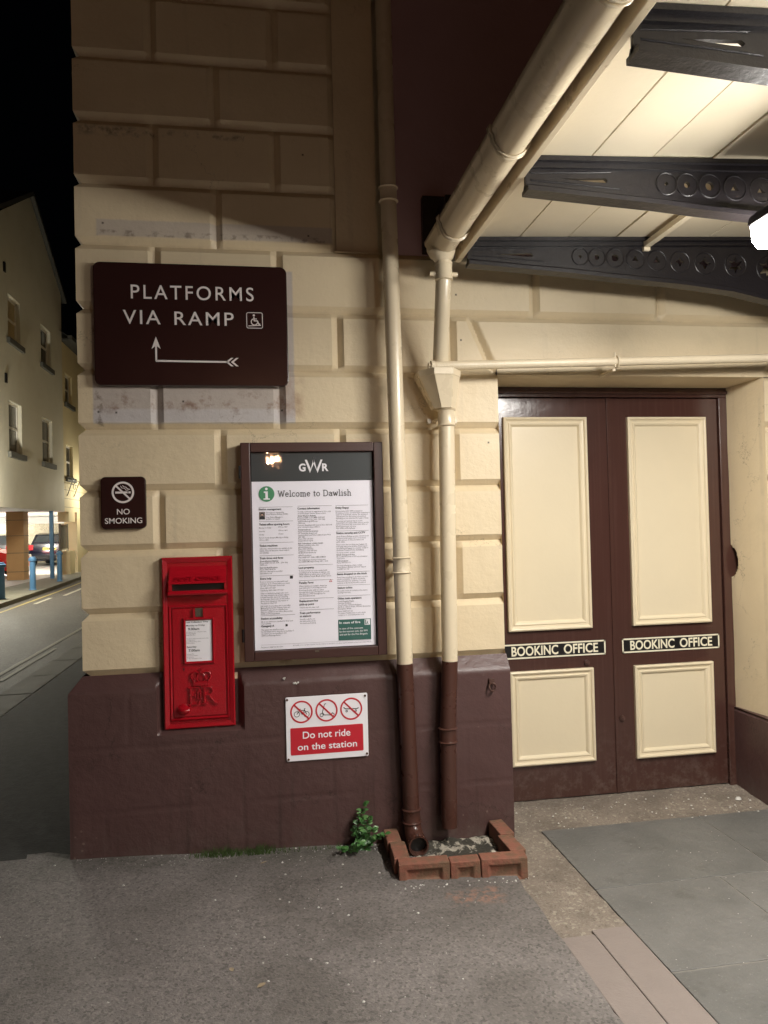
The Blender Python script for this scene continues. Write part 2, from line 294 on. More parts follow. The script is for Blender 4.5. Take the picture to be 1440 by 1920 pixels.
# ------------------------------------------------------------------ mesh builder
class MB:
    def __init__(s): s.v = []; s.f = []; s.m = []
    def add(s, vs, fs, mi=0):
        o = len(s.v); s.v += [tuple(v) for v in vs]
        for f in fs: s.f.append([i+o for i in f]); s.m.append(mi)
        return s
    def box(s, x0, x1, y0, y1, z0, z1, mi=0):
        return s.add([(x0, y0, z0), (x1, y0, z0), (x1, y1, z0), (x0, y1, z0), (x0, y0, z1), (x1, y0, z1), (x1, y1, z1), (x0, y1, z1)],
                     [(0, 3, 2, 1), (4, 5, 6, 7), (0, 1, 5, 4), (1, 2, 6, 5), (2, 3, 7, 6), (3, 0, 4, 7)], mi)
    def hexa(s, p, mi=0):   # 8 points as in box
        return s.add(p, [(0, 3, 2, 1), (4, 5, 6, 7), (0, 1, 5, 4), (1, 2, 6, 5), (2, 3, 7, 6), (3, 0, 4, 7)], mi)
    def prism(s, poly, a0, a1, axis='y', mi=0):
        """poly: 2D points; axis y -> (x,z); axis x -> (y,z); axis z -> (x,y)"""
        n = len(poly)
        def P(p, a):
            return {'y': (p[0], a, p[1]), 'x': (a, p[0], p[1]), 'z': (p[0], p[1], a)}[axis]
        vs = [P(p, a0) for p in poly]+[P(p, a1) for p in poly]
        fs = [tuple(range(n)), tuple(range(2*n-1, n-1, -1))]+[(i, i+n, (i+1) % n+n, (i+1) % n) for i in range(n)]
        return s.add(vs, fs, mi)
    def tube(s, pts, r, seg=20, mi=0, cap=True):
        """pts list of 3D; r scalar or list"""
        pts = [Vector(p) for p in pts]; n = len(pts); rr = r if isinstance(r, (list, tuple)) else [r]*n
        vs = []; prev = None
        for i, p in enumerate(pts):
            t = (pts[min(i+1, n-1)]-pts[max(i-1, 0)]).normalized()
            if prev is None:
                a = Vector((0, 1, 0)) if abs(t.y) < .9 else Vector((1, 0, 0))
                a = (a-t*a.dot(t)).normalized()
            else:
                a = (prev-t*prev.dot(t)).normalized()
            prev = a; b = t.cross(a)
            for k in range(seg):
                an = 2*math.pi*k/seg; vs.append(p+(a*math.cos(an)+b*math.sin(an))*rr[i])
        fs = [(i*seg+k, i*seg+(k+1) % seg, (i+1)*seg+(k+1) % seg, (i+1)*seg+k) for i in range(n-1) for k in range(seg)]
        if cap: fs += [tuple(range(seg-1, -1, -1)), tuple((n-1)*seg+k for k in range(seg))]
        return s.add(vs, fs, mi)
    def disc(s, c, r, axis='y', seg=24, mi=0, th=0):
        poly = [(r*math.cos(2*math.pi*k/seg), r*math.sin(2*math.pi*k/seg)) for k in range(seg)]
        if axis == 'y': s.prism([(c[0]+p[0], c[2]+p[1]) for p in poly], c[1], c[1]+th, 'y', mi)
        elif axis == 'x': s.prism([(c[1]+p[0], c[2]+p[1]) for p in poly], c[0], c[0]+th, 'x', mi)
        else: s.prism([(c[0]+p[0], c[1]+p[1]) for p in poly], c[2], c[2]+th, 'z', mi)
        return s
    # flat print in the XZ plane at depth y (facing -y)
    def stroke(s, pts, wd, y, mi=0, closed=False, th=.0006):
        pts = [Vector((p[0], p[1])) for p in pts]
        if closed: pts = pts+[pts[0]]
        for a, b in zip(pts[:-1], pts[1:]):
            d = b-a
            if d.length < 1e-7: continue
            d = d.normalized()*wd/2; n = Vector((-d.y, d.x)); e = d*.35 if not closed else d*.2
            s.prism([tuple(a-e-n), tuple(b+e-n), tuple(b+e+n), tuple(a-e+n)], y, y+th, 'y', mi)
        return s
    def ring(s, cx, cz, r, wd, y, mi=0, th=.0006, a0=0, a1=360, seg=40):
        k = max(4, int(seg*(a1-a0)/360))
        for i in range(k):
            A = rad(a0+(a1-a0)*i/k); B = rad(a0+(a1-a0)*(i+1)/k)
            p = [(cx+(r+q*wd/2)*math.cos(t), cz+(r+q*wd/2)*math.sin(t)) for q, t in ((-1, A), (-1, B), (1, B), (1, A))]
            s.prism(p, y, y+th, 'y', mi)
        return s
    def poly(s, pts, y, mi=0, th=.0006): return s.prism(pts, y, y+th, 'y', mi)
    def build(s, name, mats, parent=None, smooth=False, bevel=0, loc=None, ang=40):
        me = bpy.data.meshes.new(name); me.from_pydata(s.v, [], s.f)
        bm = bmesh.new(); bm.from_mesh(me)
        if not getattr(s, 'nofix', False): bmesh.ops.recalc_face_normals(bm, faces=bm.faces)
        bm.to_mesh(me); bm.free()
        if isinstance(mats, bpy.types.Material): mats = [mats]
        for m in mats: me.materials.append(m)
        me.polygons.foreach_set('material_index', s.m)
        if smooth:
            me.polygons.foreach_set('use_smooth', [True]*len(me.polygons))
            if ang: me.set_sharp_from_angle(angle=rad(ang))
        me.update()
        o = bpy.data.objects.new(name, me); COL.objects.link(o)
        if parent: o.parent = parent
        if loc: o.location = loc
        if bevel:
            b = o.modifiers.new('bevel', 'BEVEL'); b.width = bevel; b.segments = 2; b.limit_method = 'ANGLE'; b.angle_limit = rad(35)
            b.harden_normals = False
        return o

# ------------------------------------------------------------------ lettering
_font = None
def text_geo(txt, bold=0, spacing=1.0, res=3, shear=0):
    c = bpy.data.curves.new('t', 'FONT'); c.body = txt; c.size = 1; c.offset = bold; c.space_character = spacing
    c.resolution_u = res; c.fill_mode = 'FRONT'; c.shear = shear
    o = bpy.data.objects.new('t', c); COL.objects.link(o)
    dg = bpy.context.evaluated_depsgraph_get(); dg.update()
    me = bpy.data.meshes.new_from_object(o.evaluated_get(dg))
    vs = [tuple(v.co) for v in me.vertices]; fs = [tuple(p.vertices) for p in me.polygons]
    bpy.data.objects.remove(o); bpy.data.curves.remove(c); bpy.data.meshes.remove(me)
    return vs, fs
_H = None
def put_text(mb, txt, x0, z0, cap, y, x1=None, mi=0, bold=0, spacing=1.0, res=3, depth=0, align='L', xs=1.0):
    """baseline left at (x0,z0), capital height cap; if x1 the width is fitted"""
    global _H
    if _H is None:
        v, f = text_geo('H'); _H = max(p[1] for p in v)
    vs, fs = text_geo(txt, bold, spacing, res)
    if not vs: return
    mn = min(p[0] for p in vs); mx = max(p[0] for p in vs)
    k = cap/_H
    kx = (x1-x0)/(mx-mn) if x1 is not None else k*xs
    if align == 'C' and x1 is None: x0 = x0-(mx-mn)*kx/2
    front = [(x0+(p[0]-mn)*kx, y, z0+p[1]*k) for p in vs]
    mb.add(front, fs, mi)
    if depth:
        n = len(vs); cnt = {}
        for f in fs:
            for a, b in zip(f, f[1:]+f[:1]):
                e = (min(a, b), max(a, b)); cnt.setdefault(e, []).append((a, b))
        # outline edges only; faces share no vertices guaranteed -> merge by position
        key = {}; rep = [key.setdefault((round(p[0], 5), round(p[1], 5)), i) for i, p in enumerate(vs)]
        ec = {}
        for f in fs:
            g = [rep[i] for i in f]
            for a, b in zip(g, g[1:]+g[:1]):
                e = (min(a, b), max(a, b)); ec[e] = ec.get(e, 0)+1
        be = [e for e, c in ec.items() if c == 1]
        back = [(p[0], y+depth, p[2]) for p in front]
        mb.add(front+back, [(a, b, b+n, a+n) for a, b in be], mi)

def rrect(x0, x1, z0, z1, r, seg=6):
    p = []
    for cx, cz, a in ((x1-r, z1-r, 0), (x0+r, z1-r, 90), (x0+r, z0+r, 180), (x1-r, z0+r, 270)):
        for k in range(seg+1):
            t = rad(a+90*k/seg); p.append((cx+r*math.cos(t), cz+r*math.sin(t)))
    return p

# ------------------------------------------------------------------ ground heights
def g(x, y=0):
    return .03+.0405*min(max(0, 1.2-x), 2.1)
def n3(x, y, z, s): return noise.noise(Vector((x*s, y*s, z*s)))

# ================================================================== SETTING
def structure(o): return tag(o, kind='structure')
gr = MB(); gr.add([(-300, -300, -.12), (300, -300, -.12), (300, 300, -.12), (-300, 300, -.12)], [(0, 1, 2, 3)])
structure(gr.build('ground', M['road']))
# forecourt asphalt incl. side pavement
mb = MB(); xs = [-2.1+.1*i for i in range(32)]; ys = [-8, -6, -5]+[-4+.1*i for i in range(41)]
def xb(y): return 1.075+.12*max(0, 1+y/.42)+.022*noise.noise(Vector((y*7, 3, 1)))+.01*noise.noise(Vector((y*25, 3, 1)))
def asp(x, y): return g(x)+.006*n3(x, y, 0, 2.2)+.0015*n3(x, y, 1, 9)+.004
vs = []; nx = len(xs)+1
for y in ys:
    for x in xs: vs.append((x, y+(.05+.07*noise.noise(Vector((x*6, 2, 5))) if y > -.01 and x < -.92 else 0), asp(x, y)))  # ragged edge where the pavement's painted shade begins
    e = xb(y); vs.append((e, y, asp(e, y)-.001))
fs = [(j*nx+i, j*nx+i+1, (j+1)*nx+i+1, (j+1)*nx+i) for j in range(len(ys)-1) for i in range(nx-1)]
mb.add(vs, fs); mb.nofix = True
structure(mb.build('forecourt_asphalt', M['asphalt'], smooth=True))
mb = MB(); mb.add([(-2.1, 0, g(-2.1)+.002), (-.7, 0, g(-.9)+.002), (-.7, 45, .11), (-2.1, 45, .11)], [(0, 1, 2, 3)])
M['shade_asphalt'] = mat('asphalt with painted shade', (.016, .015, .014), .8, .2, 8, [(90, .004)], worldpos=True)  # near-black colour paints the building's shadow onto the side pavement
structure(mb.build('side_pavement', M['shade_asphalt']))
mb = MB(); y = -8.0
while y < 44:
    mb.box(-2.41+.003, -2.1-.003, y+.006, y+.9-.006, -.05, .118+.002*random.random()); y += .9
structure(mb.build('pavement_kerb', M['paleslab'], bevel=.008))
# road, curving a little to the left far away
def farx(y): return -5.35-.035*max(0, y-9)-.004*max(0, y-16)**2*.6
mb = MB(); Y = [-20, -5]+[i for i in range(0, 62, 2)]
vs = []
for y in Y: vs += [(-2.42, y, 0), (-4, y, .02), (farx(y), y, 0)]
mb.add(vs, [(3*i+j, 3*i+3+j, 3*i+4+j, 3*i+1+j) for i in range(len(Y)-1) for j in (0, 1)])
structure(mb.build('road', M['road'], smooth=True))
mb = MB(); vs = []
for y in Y: vs += [(farx(y), y, -.02), (farx(y), y, .1), (farx(y)-.14, y, .104), (farx(y)-.145, y, .09)]
mb.add(vs, [(4*i+j, 4*i+4+j, 4*i+5+j, 4*i+1+j) for i in range(len(Y)-1) for j in range(3)])
structure(mb.build('far_kerb', M['paleslab']))
mb = MB(); vs = []
for y in Y: vs += [(farx(y)-.14, y, .1), (-7.0, y, .1)]
mb.add(vs, [(2*i, 2*i+2, 2*i+3, 2*i+1) for i in range(len(Y)-1)])
for k in range(14):
    mb.box(-7.0, farx(10+1.2*k)-.14, 10+1.2*k, 10.02+1.2*k, .09, .1015, 1)
structure(mb.build('far_pavement', [M['paleslab'], M['grout']]))
mb = MB(); mb.add([(-7.0, -5, .094), (-30, -5, .094), (-30, 60, .094), (-7.0, 60, .094)], [(0, 1, 2, 3)])
structure(mb.build('car_park_floor', M['floor']))
mb = MB()
def line(fx, y0, y1, w, mi, z=.006):
    n = max(2, int((y1-y0)/.5)); vs = []
    for i in range(n+1):
        y = y0+(y1-y0)*i/n; x = fx(y); t = (x+2.42)/(-1.58) if x > -4 else 1-(x+4)/(farx(y)+4)
        zz = .02*max(0, min(1, t))+z
        j = .012*noise.noise(Vector((y*3, x, 0))); vs += [(x-w/2+j, y, zz), (x+w/2+j, y, zz)]
    mb.add(vs, [(2*i, 2*i+1, 2*i+3, 2*i+2) for i in range(n)], mi)
line(lambda y: -2.93, 2, 4.3, .06, 0); line(lambda y: -2.93, 4.6, 40, .06, 0)
line(lambda y: -2.80, 5.0, 7.2, .05, 0)
line(lambda y: farx(y)+.28, 8, 45, .07, 1); line(lambda y: farx(y)+.55, 14, 15.5, .09, 0); line(lambda y: farx(y)+.75, 16, 18.5, .10, 0)
structure(mb.build('road_markings', [M['line'], M['yline']]))

# concrete strip, kerb stones, flagstones, threshold
mb = MB(); nxx = 10; ys = [.36-.05*i for i in range(28)]
vs = []
for y in ys:
    x0 = 1.0 if y < .0 else 1.2; x1 = 1.363
    for i in range(nxx+1):
        x = x0+(x1-x0)*i/nxx; vs.append((x, y, .027+.09*max(0, y)+.006*n3(x, y, 0, 14)))
mb.add(vs, [(j*(nxx+1)+i, (j+1)*(nxx+1)+i, (j+1)*(nxx+1)+i+1, j*(nxx+1)+i+1) for j in range(len(ys)-1) for i in range(nxx)])
vs = []; xs = [1.356+.06*i for i in range(24)]; ys2 = [.36, .3, .25, .2, .15, .1, .05, 0, -.03]
for y in ys2:
    for x in xs: vs.append((x, y-.012*(y < 0)*n3(x, 0, 0, 9), .029+.09*max(0, y)+.005*n3(x, y, 0, 14)))
k = len(xs)
mb.add(vs, [(j*k+i, (j+1)*k+i, (j+1)*k+i+1, j*k+i+1) for j in range(len(ys2)-1) for i in range(k-1)])
structure(mb.build('concrete_path', M['concrete'], smooth=True))
mb = MB(); y = -.965
mb.box(1.072, 1.36, -8, -.95, -.1, .015, 1)
for L in (1.1, 1.0, .9, 1.2, 1.0, 1.0):
    mb.box(1.074, 1.206, y-L, y-.004, -.1, .0365); mb.box(1.210, 1.3600, y-L-.02, y+.03, -.1, .0345); y -= L+.01
structure(mb.build('kerb_stones', [M['kerb'], M['grout']], bevel=.004))
mb = MB(); mb.box(1.3675, 7, -8, -.012, -.1, .0275, 1)
rows = [(-.022, -.64, [1.362, 2.222, 3.1, 4.0, 5.2, 7]), (-.645, -1.236, [1.362, 1.935, 2.75, 3.6, 4.6, 7]), (-1.242, -1.9, [1.362, 2.35, 3.2, 4.3, 5.2, 7]),
        (-1.906, -2.6, [1.362, 1.9, 2.8, 3.7, 5, 7]), (-2.606, -3.4, [1.362, 2.4, 3.4, 4.4, 7]), (-3.406, -8, [1.362, 2.4, 3.4, 7])]
for y1, y0, xx in rows:
    for a, b in zip(xx[:-1], xx[1:]):
        t = .03+.002*random.random(); mb.box(a+.0035, b-.0035, y0+.002, y1-.001, -.05, t)
structure(mb.build('flagstones', [M['flag'], M['grout']], bevel=.003))

# ================================================================== STATION BUILDING
sb = empty('station_building', (0, 0, 0), 'cream rusticated station building with maroon plinth and recessed double doors', 'building')
J = .028; CH = .03
Z = [.925, 1.21, 1.505, 1.785, 2.075, 2.355, 2.645, 2.95, 3.24, 3.54, 3.845, 4.15, 4.45, 4.75, 5.05, 5.35, 5.65, 5.95]
def lump(x, z): return .0022*n3(x, 0, z, 3.2)+.0012*n3(x, 5, z, 11)+(.0022*max(0, n3(x, 9, z, 7)-.28)*4 if z < 1.55 else 0)
def seg_d(x, z, a, b):
    ax, az = a; bx, bz = b; dx, dz = bx-ax, bz-az; t = max(0, min(1, ((x-ax)*dx+(z-az)*dz)/(dx*dx+dz*dz)))
    return math.hypot(x-ax-t*dx, z-az-t*dz)
def breaks(lo, hi, cs, step):
    s = {round(lo, 4), round(hi, 4)}
    n = int((hi-lo)/step)
    base = [lo+(hi-lo)*i/n for i in range(1, n)]
    key = set()
    for c in cs:
        for d in (-CH-.005, -CH, 0, CH, CH+.005):
            if lo < c+d < hi: key.add(round(c+d, 4))
    for b in base:
        if all(abs(b-k) > step*.3 for k in key): s.add(round(b, 4))
    return sorted(s | key)
def depth(x, z, zs, vj, extra=()):
    d = 0
    for q in zs: d = max(d, 1-abs(z-q)/CH)
    for (vx, a, b) in vj:
        if a-.001 <= z <= b+.001: d = max(d, 1-abs(x-vx)/CH)
    for a, b in extra: d = max(d, 1-seg_d(x, z, a, b)/(CH*.9))
    return J*max(0, d)
def hf(mb, X, Zs, f, left_side=False, mi=0):
    vs = []
    for z in Zs:
        for i, x in enumerate(X):
            y = f(x, z)
            vs.append((x+(max(0, y) if (left_side and i == 0) else 0), y, z))
    n = len(X)
    mb.add(vs, [(j*n+i, j*n+i+1, (j+1)*n+i+1, (j+1)*n+i) for j in range(len(Zs)-1) for i in range(n-1)], mi)
odd = (-.47, .105, .68); even = (-.18, .395, .97)
vj = []
for i in range(len(Z)-1):
    for vx in (odd if i % 2 == 0 else even):
        if Z[i] >= 2.9 and vx > .38: continue
        vj.append((vx, Z[i], Z[i+1]))
wm = MB(); wm.nofix = True
# lower part, up to the canopy line, left of the door
XL = breaks(-.825, 1.207, odd+even, .028); ZL = breaks(.90, 2.95, Z, .03)
XL = sorted(set(XL)|{round(1.03+.008*i, 4) for i in range(22)}); ZL = sorted(set(ZL)|{round(2.35+.0095*i, 4) for i in range(31)})
def fL(x, z): return depth(x, z, Z[:8], [v for v in vj if v[2] < 2.96], (((1.067, 2.645), (1.187, 2.37)),))+lump(x, z)
hf(wm, XL, ZL, fL, True)
# upper rusticated quoin strip
XU = breaks(-.825, .40, (-.47, -.18, .105, .4), .028); ZU = breaks(2.95, 5.95, Z[7:], .04)
def fU(x, z):
    return max(depth(x, z, Z[7:], [v for v in vj if v[1] > 2.9 and v[2] < 6]), J*max(0, 1-(.40-x)/CH))+lump(x, z)
hf(wm, XU, ZU, fU, True)
hf(wm, breaks(.4, .705, (), .06), breaks(2.95, 5.95, (), .2), lambda x, z: .020+lump(x, z)*.5)
wm.add([(.39, -.0, 2.95), (.705, -.0, 2.95), (.705, .03, 2.951), (.39, .03, 2.951)], [(0, 1, 2, 3)])
# above the door
XR = breaks(1.207, 4.6, (1.416, 2.114, 2.76, 3.3), .022); ZR = breaks(2.345, 2.95, (2.645,), .022)
def fR(x, z):
    return depth(x, z, (2.645, 2.95), [(1.416, 2.645, 2.95), (2.114, 2.645, 2.95), (2.8, 2.645, 2.95), (3.45, 2.645, 2.95)], (((1.067, 2.645), (1.187, 2.37)), ((2.86, 2.645), (2.74, 2.37))))+lump(x, z)*.7
hf(wm, XR, ZR, fR)
# pier right of the door
XP = breaks(2.706, 4.6, (3.1, 3.6), .04); ZP = breaks(.5, 2.345, Z[:6], .03)
hf(wm, XP, ZP, lambda x, z: depth(x, z, Z[:6], [(3.1, Z[0], Z[1]), (3.1, Z[2], Z[3]), (3.1, Z[4], 2.345), (3.6, Z[1], Z[2])])+lump(x, z))
# side return along the street
def sidex(z): return -.825+depth(5, z, Z, [])+.0015*n3(0, 0, z, 30)
ZA = breaks(.9, 5.95, Z, .04); vs = []
for z in ZA:
    for y in (sidex(z)+.825+lump(-.825, z), .5, 30): vs.append((sidex(z) if y < 1 else sidex(z), y, z))
wm.add(vs, [(3*j+i+1, 3*j+i, 3*(j+1)+i, 3*(j+1)+i+1) for j in range(len(ZA)-1) for i in (0, 1)])
# lintel soffit and jambs
wm.add([(1.207, 0, 2.345), (2.706, 0, 2.345), (2.706, .34, 2.335), (1.207, .34, 2.335)], [(0, 1, 2, 3)])
wm.add([(1.207, 0, .9), (1.207, .36, .9), (1.207, .36, 2.345), (1.207, 0, 2.345)], [(0, 1, 2, 3)])
wm.add([(1.207, 0, .88), (1.207, 0, .91), (-.825, 0, .91), (-.825, 0, .88)], [(0, 1, 2, 3)])
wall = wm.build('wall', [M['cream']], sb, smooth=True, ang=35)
# right jamb with the round bite near the frame
jm = MB(); jm.nofix = True
Yj = [0+.01*i for i in range(32)]; Zj = [.5+.0155*i for i in range(120)]
def bite(y, z): return math.hypot((y-.335)/1.0, (z-1.335)) < .1
def jx(y, z): return 2.706-.11*y+.0025*n3(y, 0, z, 5)+(.035 if bite(y, z) else 0)
vs = [(jx(y, z), y, z) for z in Zj for y in Yj]; n = len(Yj)
for j in range(len(Zj)-1):
    for i in range(n-1):
        pass
jm.add(vs, [(j*n+i, (j+1)*n+i, (j+1)*n+i+1, j*n+i+1) for j in range(len(Zj)-1) for i in range(n-1)])
for k in range(len(jm.f)):
    j, i = divmod(k, n-1)
    if math.hypot(Yj[i]+.005-.335, Zj[j]+.008-1.335) < .07: jm.m[k] = 1
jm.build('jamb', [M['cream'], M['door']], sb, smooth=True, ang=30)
# maroon upper wall above the canopy
um = MB(); hf(um, breaks(.705, 7, (), .3), breaks(2.95, 6, (), .3), lambda x, z: .024+.002*n3(x, 0, z, 2)); um.nofix = True
um.build('upper_wall', M['maroon_wall'], sb, smooth=True)
# core and roof block so that no light leaks through
cm = MB(); cm.box(-.78, 1.19, .40, 30, -.1, 5.9); cm.box(1.19, 7, .40, 30, -.1, 5.9); cm.box(-.9, 7.2, -.1+.12, 30.3, 5.95, 6.1)
cm.build('core_wall', M['maroon_wall'], sb)
# plinth
P = .055
def fP(x, z):
    top = .93; c = .07
    y = -P
    if z > top-c: y = -P*(top-z)/c
    # recess cut for the letter box
    dx = max(-.49-x, x-(-.098)); dz = .655-z
    d = max(dx, dz)
    if d < 0: y = max(y, -P*max(0, 1+d/.02)+.0)
    e = min(abs(x-(-.845)), 9)
    y = y+.0035*n3(x, 2, z, 2.6)+.0016*n3(x, 3, z, 9)
    # soft joints of the hidden stonework
    for zz, off in ((.60, 0), (.31, .3)):
        y += .0035*max(0, 1-abs(z-zz-.006*n3(x, 0, 0, 3))/.006)
    for vx, a, b in ((-.36, .31, .6), (.32, .3, .6), (.98, .31, .6), (-.62, .6, .86), (.15, .6, .86), (.72, .6, .86), (-.1, 0, .31), (.62, 0, .31), (-.72, .0, .31)):
        if a < z < b: y += .0035*max(0, 1-abs(x-vx-.006*n3(0, 0, z, 4))/.006)
    return y
pm = MB(); pm.nofix = True
Xp = [-.88+.0105*i for i in range(200)]; Xp = [x for x in Xp if x < 1.21]+[1.214]; Zp = [-.1, 0]+[.012*i for i in range(1, 77)]+[.927, .93]
hf(pm, Xp, Zp, fP)
vs = []
for z in Zp:
    o = .0 if z < .86 else .055*(z-.86)/.07
    vs += [(-.88+o if True else 0, fP(-.88, z), z), (-.88+o, 30, z)]
for k, z in enumerate(Zp): # match the heightfield's left edge to the chamfered return
    pm.v[k*len(Xp)] = (vs[2*k][0], pm.v[k*len(Xp)][1], z)
    if z > .86:
        for q in range(1, 7):
            x = pm.v[k*len(Xp)+q][0]; pm.v[k*len(Xp)+q] = (max(x, vs[2*k][0]+.0008*q), pm.v[k*len(Xp)+q][1], z)
pm.add(vs, [(2*j+1, 2*j, 2*j+2, 2*j+3) for j in range(len(Zp)-1)])
vs = []
for z in Zp: vs += [(1.214, fP(1.214, z), z), (1.216, .36, z)]
pm.add(vs, [(2*j, 2*j+1, 2*j+3, 2*j+2) for j in range(len(Zp)-1)])
# pier plinth and its return in the doorway
hf(pm, [2.668+.03*i for i in range(60)], [-.05]+[.015*i for i in range(0, 34)], lambda x, z: -.03*(min(1, (.5-z)/.04))+.003*n3(x, 1, z, 4))
vs = []
for z in [-.05]+[.015*i for i in range(0, 34)]+[.5]:
    for y in (-.03, .06, .12, .18, .24, .34): vs.append((2.668-.02*y+(.012 if z > .49 else 0)+.003*n3(4, y, z, 4)+.004*max(0, 1-abs(z-.22)/.006), y, z))
pm.add(vs, [(6*j+i, 6*(j+1)+i, 6*(j+1)+i+1, 6*j+i+1) for j in range(34) for i in range(5)])
pm.add([(2.668, -.03, .5), (2.72, -.03, .5), (2.70, .34, .502), (2.66, .34, .502)], [(0, 1, 2, 3)])
pm.build('plinth', [M['maroon']], sb, smooth=True, ang=38)
# door frame
fm = MB(); fm.box(1.2, 2.72, .285, .36, 2.282, 2.345); fm.box(1.2, 1.238, .285, .36, .03, 2.282); fm.box(2.626, 2.72, .285, .36, .03, 2.282); fm.box(1.2, 2.72, .275, .285, 2.30, 2.318)
fm.box(1.238, 2.626, .335, .37, .0, 2.282)
fm.build('door_frame', M['door'], sb, bevel=.003)
def moulding(mb, x0, x1, z0, z1, y):
    """stepped picture-frame moulding; outer rect given"""
    prof = [(0, 0), (0, -.019), (.008, -.024), (.014, -.021), (.019, -.012), (.030, -.010), (.034, -.016), (.043, -.013), (.050, -.003), (.053, -.001)]
    n = len(prof); vs = []
    for o, h in prof:
        for (x, z) in ((x0+o, z0+o), (x1-o, z0+o), (x1-o, z1-o), (x0+o, z1-o)): vs.append((x, y+h, z))
    fs = [(4*i+k, 4*i+(k+1) % 4, 4*(i+1)+(k+1) % 4, 4*(i+1)+k) for i in range(n-1) for k in range(4)]
    fs.append(tuple(4*(n-1)+k for k in range(4)))
    mb.add(vs, fs)
def door_leaf(x0, x1, px0, px1, low, lbl, lockpos, side):
    mb = MB(); mb.box(x0, x1, .30, .34, .062, 2.278)
    d = mb.build('door', M['door'], sb, bevel=.003); d['label'] = lbl
    for (a, b, nm) in ((.992, 2.17, 0), low+(1,)):
        q = MB(); moulding(q, px0, px1, a, b, .2995); q.nofix = False
        p = q.build('panel', M['cream_panel'], d, smooth=False, bevel=.0015)
    q = MB(); cx = side; z0, z1 = .840, .921; w2 = .299
    q.box(cx-w2, cx+w2, .296, .2995, z0, z1, 0)
    y = .2952
    for a in ((cx-w2, cx+w2, z0, z0+.008), (cx-w2, cx+w2, z1-.008, z1), (cx-w2, cx-w2+.008, z0, z1), (cx+w2-.008, cx+w2, z0, z1)):
        q.box(a[0], a[1], y, y+.002, a[2], a[3], 1)
    put_text(q, 'BOOKINC', cx-.251, .857, .049, y, x1=cx-.251+.27, mi=1, bold=.022, res=4)
    put_text(q, 'OFFICE', cx+.052, .857, .049, y, x1=cx+.254, mi=1, bold=.022, res=4)
    q.build('name_plate', [M['black'], M['cream_letter']], d)
    q = MB(); q.disc((lockpos[0], .288, lockpos[1]), .015, 'y', 16, 0, .014); q.disc((lockpos[0], .283, lockpos[1]), .008, 'y', 12, 0, .006)
    q.build('lock', M['rust'], d, smooth=True)
door_leaf(1.242, 1.943, 1.326, 1.812, (.256, .772), 'left leaf of the double doors, partly behind the wall edge', (1.779, .80), 1.593)
door_leaf(1.947, 2.622, 2.056, 2.540, (.248, .768), 'right leaf of the double doors', (1.979, .478), 2.291)
mb = MB(); mb.box(1.936, 1.954, .292, .30, .062, 2.278)
mb.build('door_strip', M['door'], sb, bevel=.003)

# iron ring on the plinth
mb = MB(); mb.box(1.10, 1.125, -.07, -.05, .79, .82); mb.tube([(1.112+.016*math.cos(t*.5), -.078-.004*math.sin(t), .782+.02*math.sin(t*.5)) for t in range(13)], .005, 8)
tag(mb.build('wall_ring', M['rust'], None, smooth=True), 'small rusty iron ring fixed to the maroon plinth beside the doors', 'ring')

# ================================================================== CANOPY
cn = empty('station_canopy', (1.0, 0, 2.9), 'cream boarded canopy on dark pierced iron girders over the booking office doors', 'canopy')
CS = .945   # canopy drawn at full size, then set at this size with a 0.2 m gap to the wall
def child(mb, name, mats, **k):
    mb.v = [(x*CS-1.0, y*CS-.2, z*CS+.088-2.9) for x, y, z in mb.v]
    return mb.build(name, mats, cn, **k)
def zs_(x): return 2.992+.038*(x-1.1)
mb = MB(); x = 1.035; 
while x < 5.2:
    w_ = .255; dz = random.uniform(-.003, .003)
    mb.hexa([(x+.003, -6.6, zs_(x)+dz), (x+w_-.003, -6.6, zs_(x+w_)+dz), (x+w_-.003, -.0, zs_(x+w_)+dz), (x+.003, -.0, zs_(x)+dz),
             (x+.003, -6.6, zs_(x)+.03), (x+w_-.003, -6.6, zs_(x+w_)+.03), (x+w_-.003, -.0, zs_(x+w_)+.03), (x+.003, -.0, zs_(x)+.03)])
    x += w_
child(mb, 'board_ceiling', M['board'], bevel=.002)
mb = MB(); mb.hexa([(1.03, -6.6, 3.03), (5.2, -6.6, 3.18), (5.2, 0.02, 3.18), (1.03, .02, 3.03), (1.03, -6.6, 3.05), (5.2, -6.6, 3.2), (5.2, 0.02, 3.2), (1.03, .02, 3.05)])
child(mb, 'roof_sheet', M['slate'])
mb = MB(); mb.box(1.0, 1.028, -6.6, -.0, 2.915, 3.06)
child(mb, 'fascia', M['cream_gloss'], bevel=.003)
mb = MB(); mb.box(.834-1, .985-1, -.02, .022, 2.955-2.9, 3.24-2.9); mb.box(.90-1, .95-1, -.22, -.018, 3.12-2.9, 3.16-2.9); mb.build('end_plate', M['iron'], cn, bevel=.003)
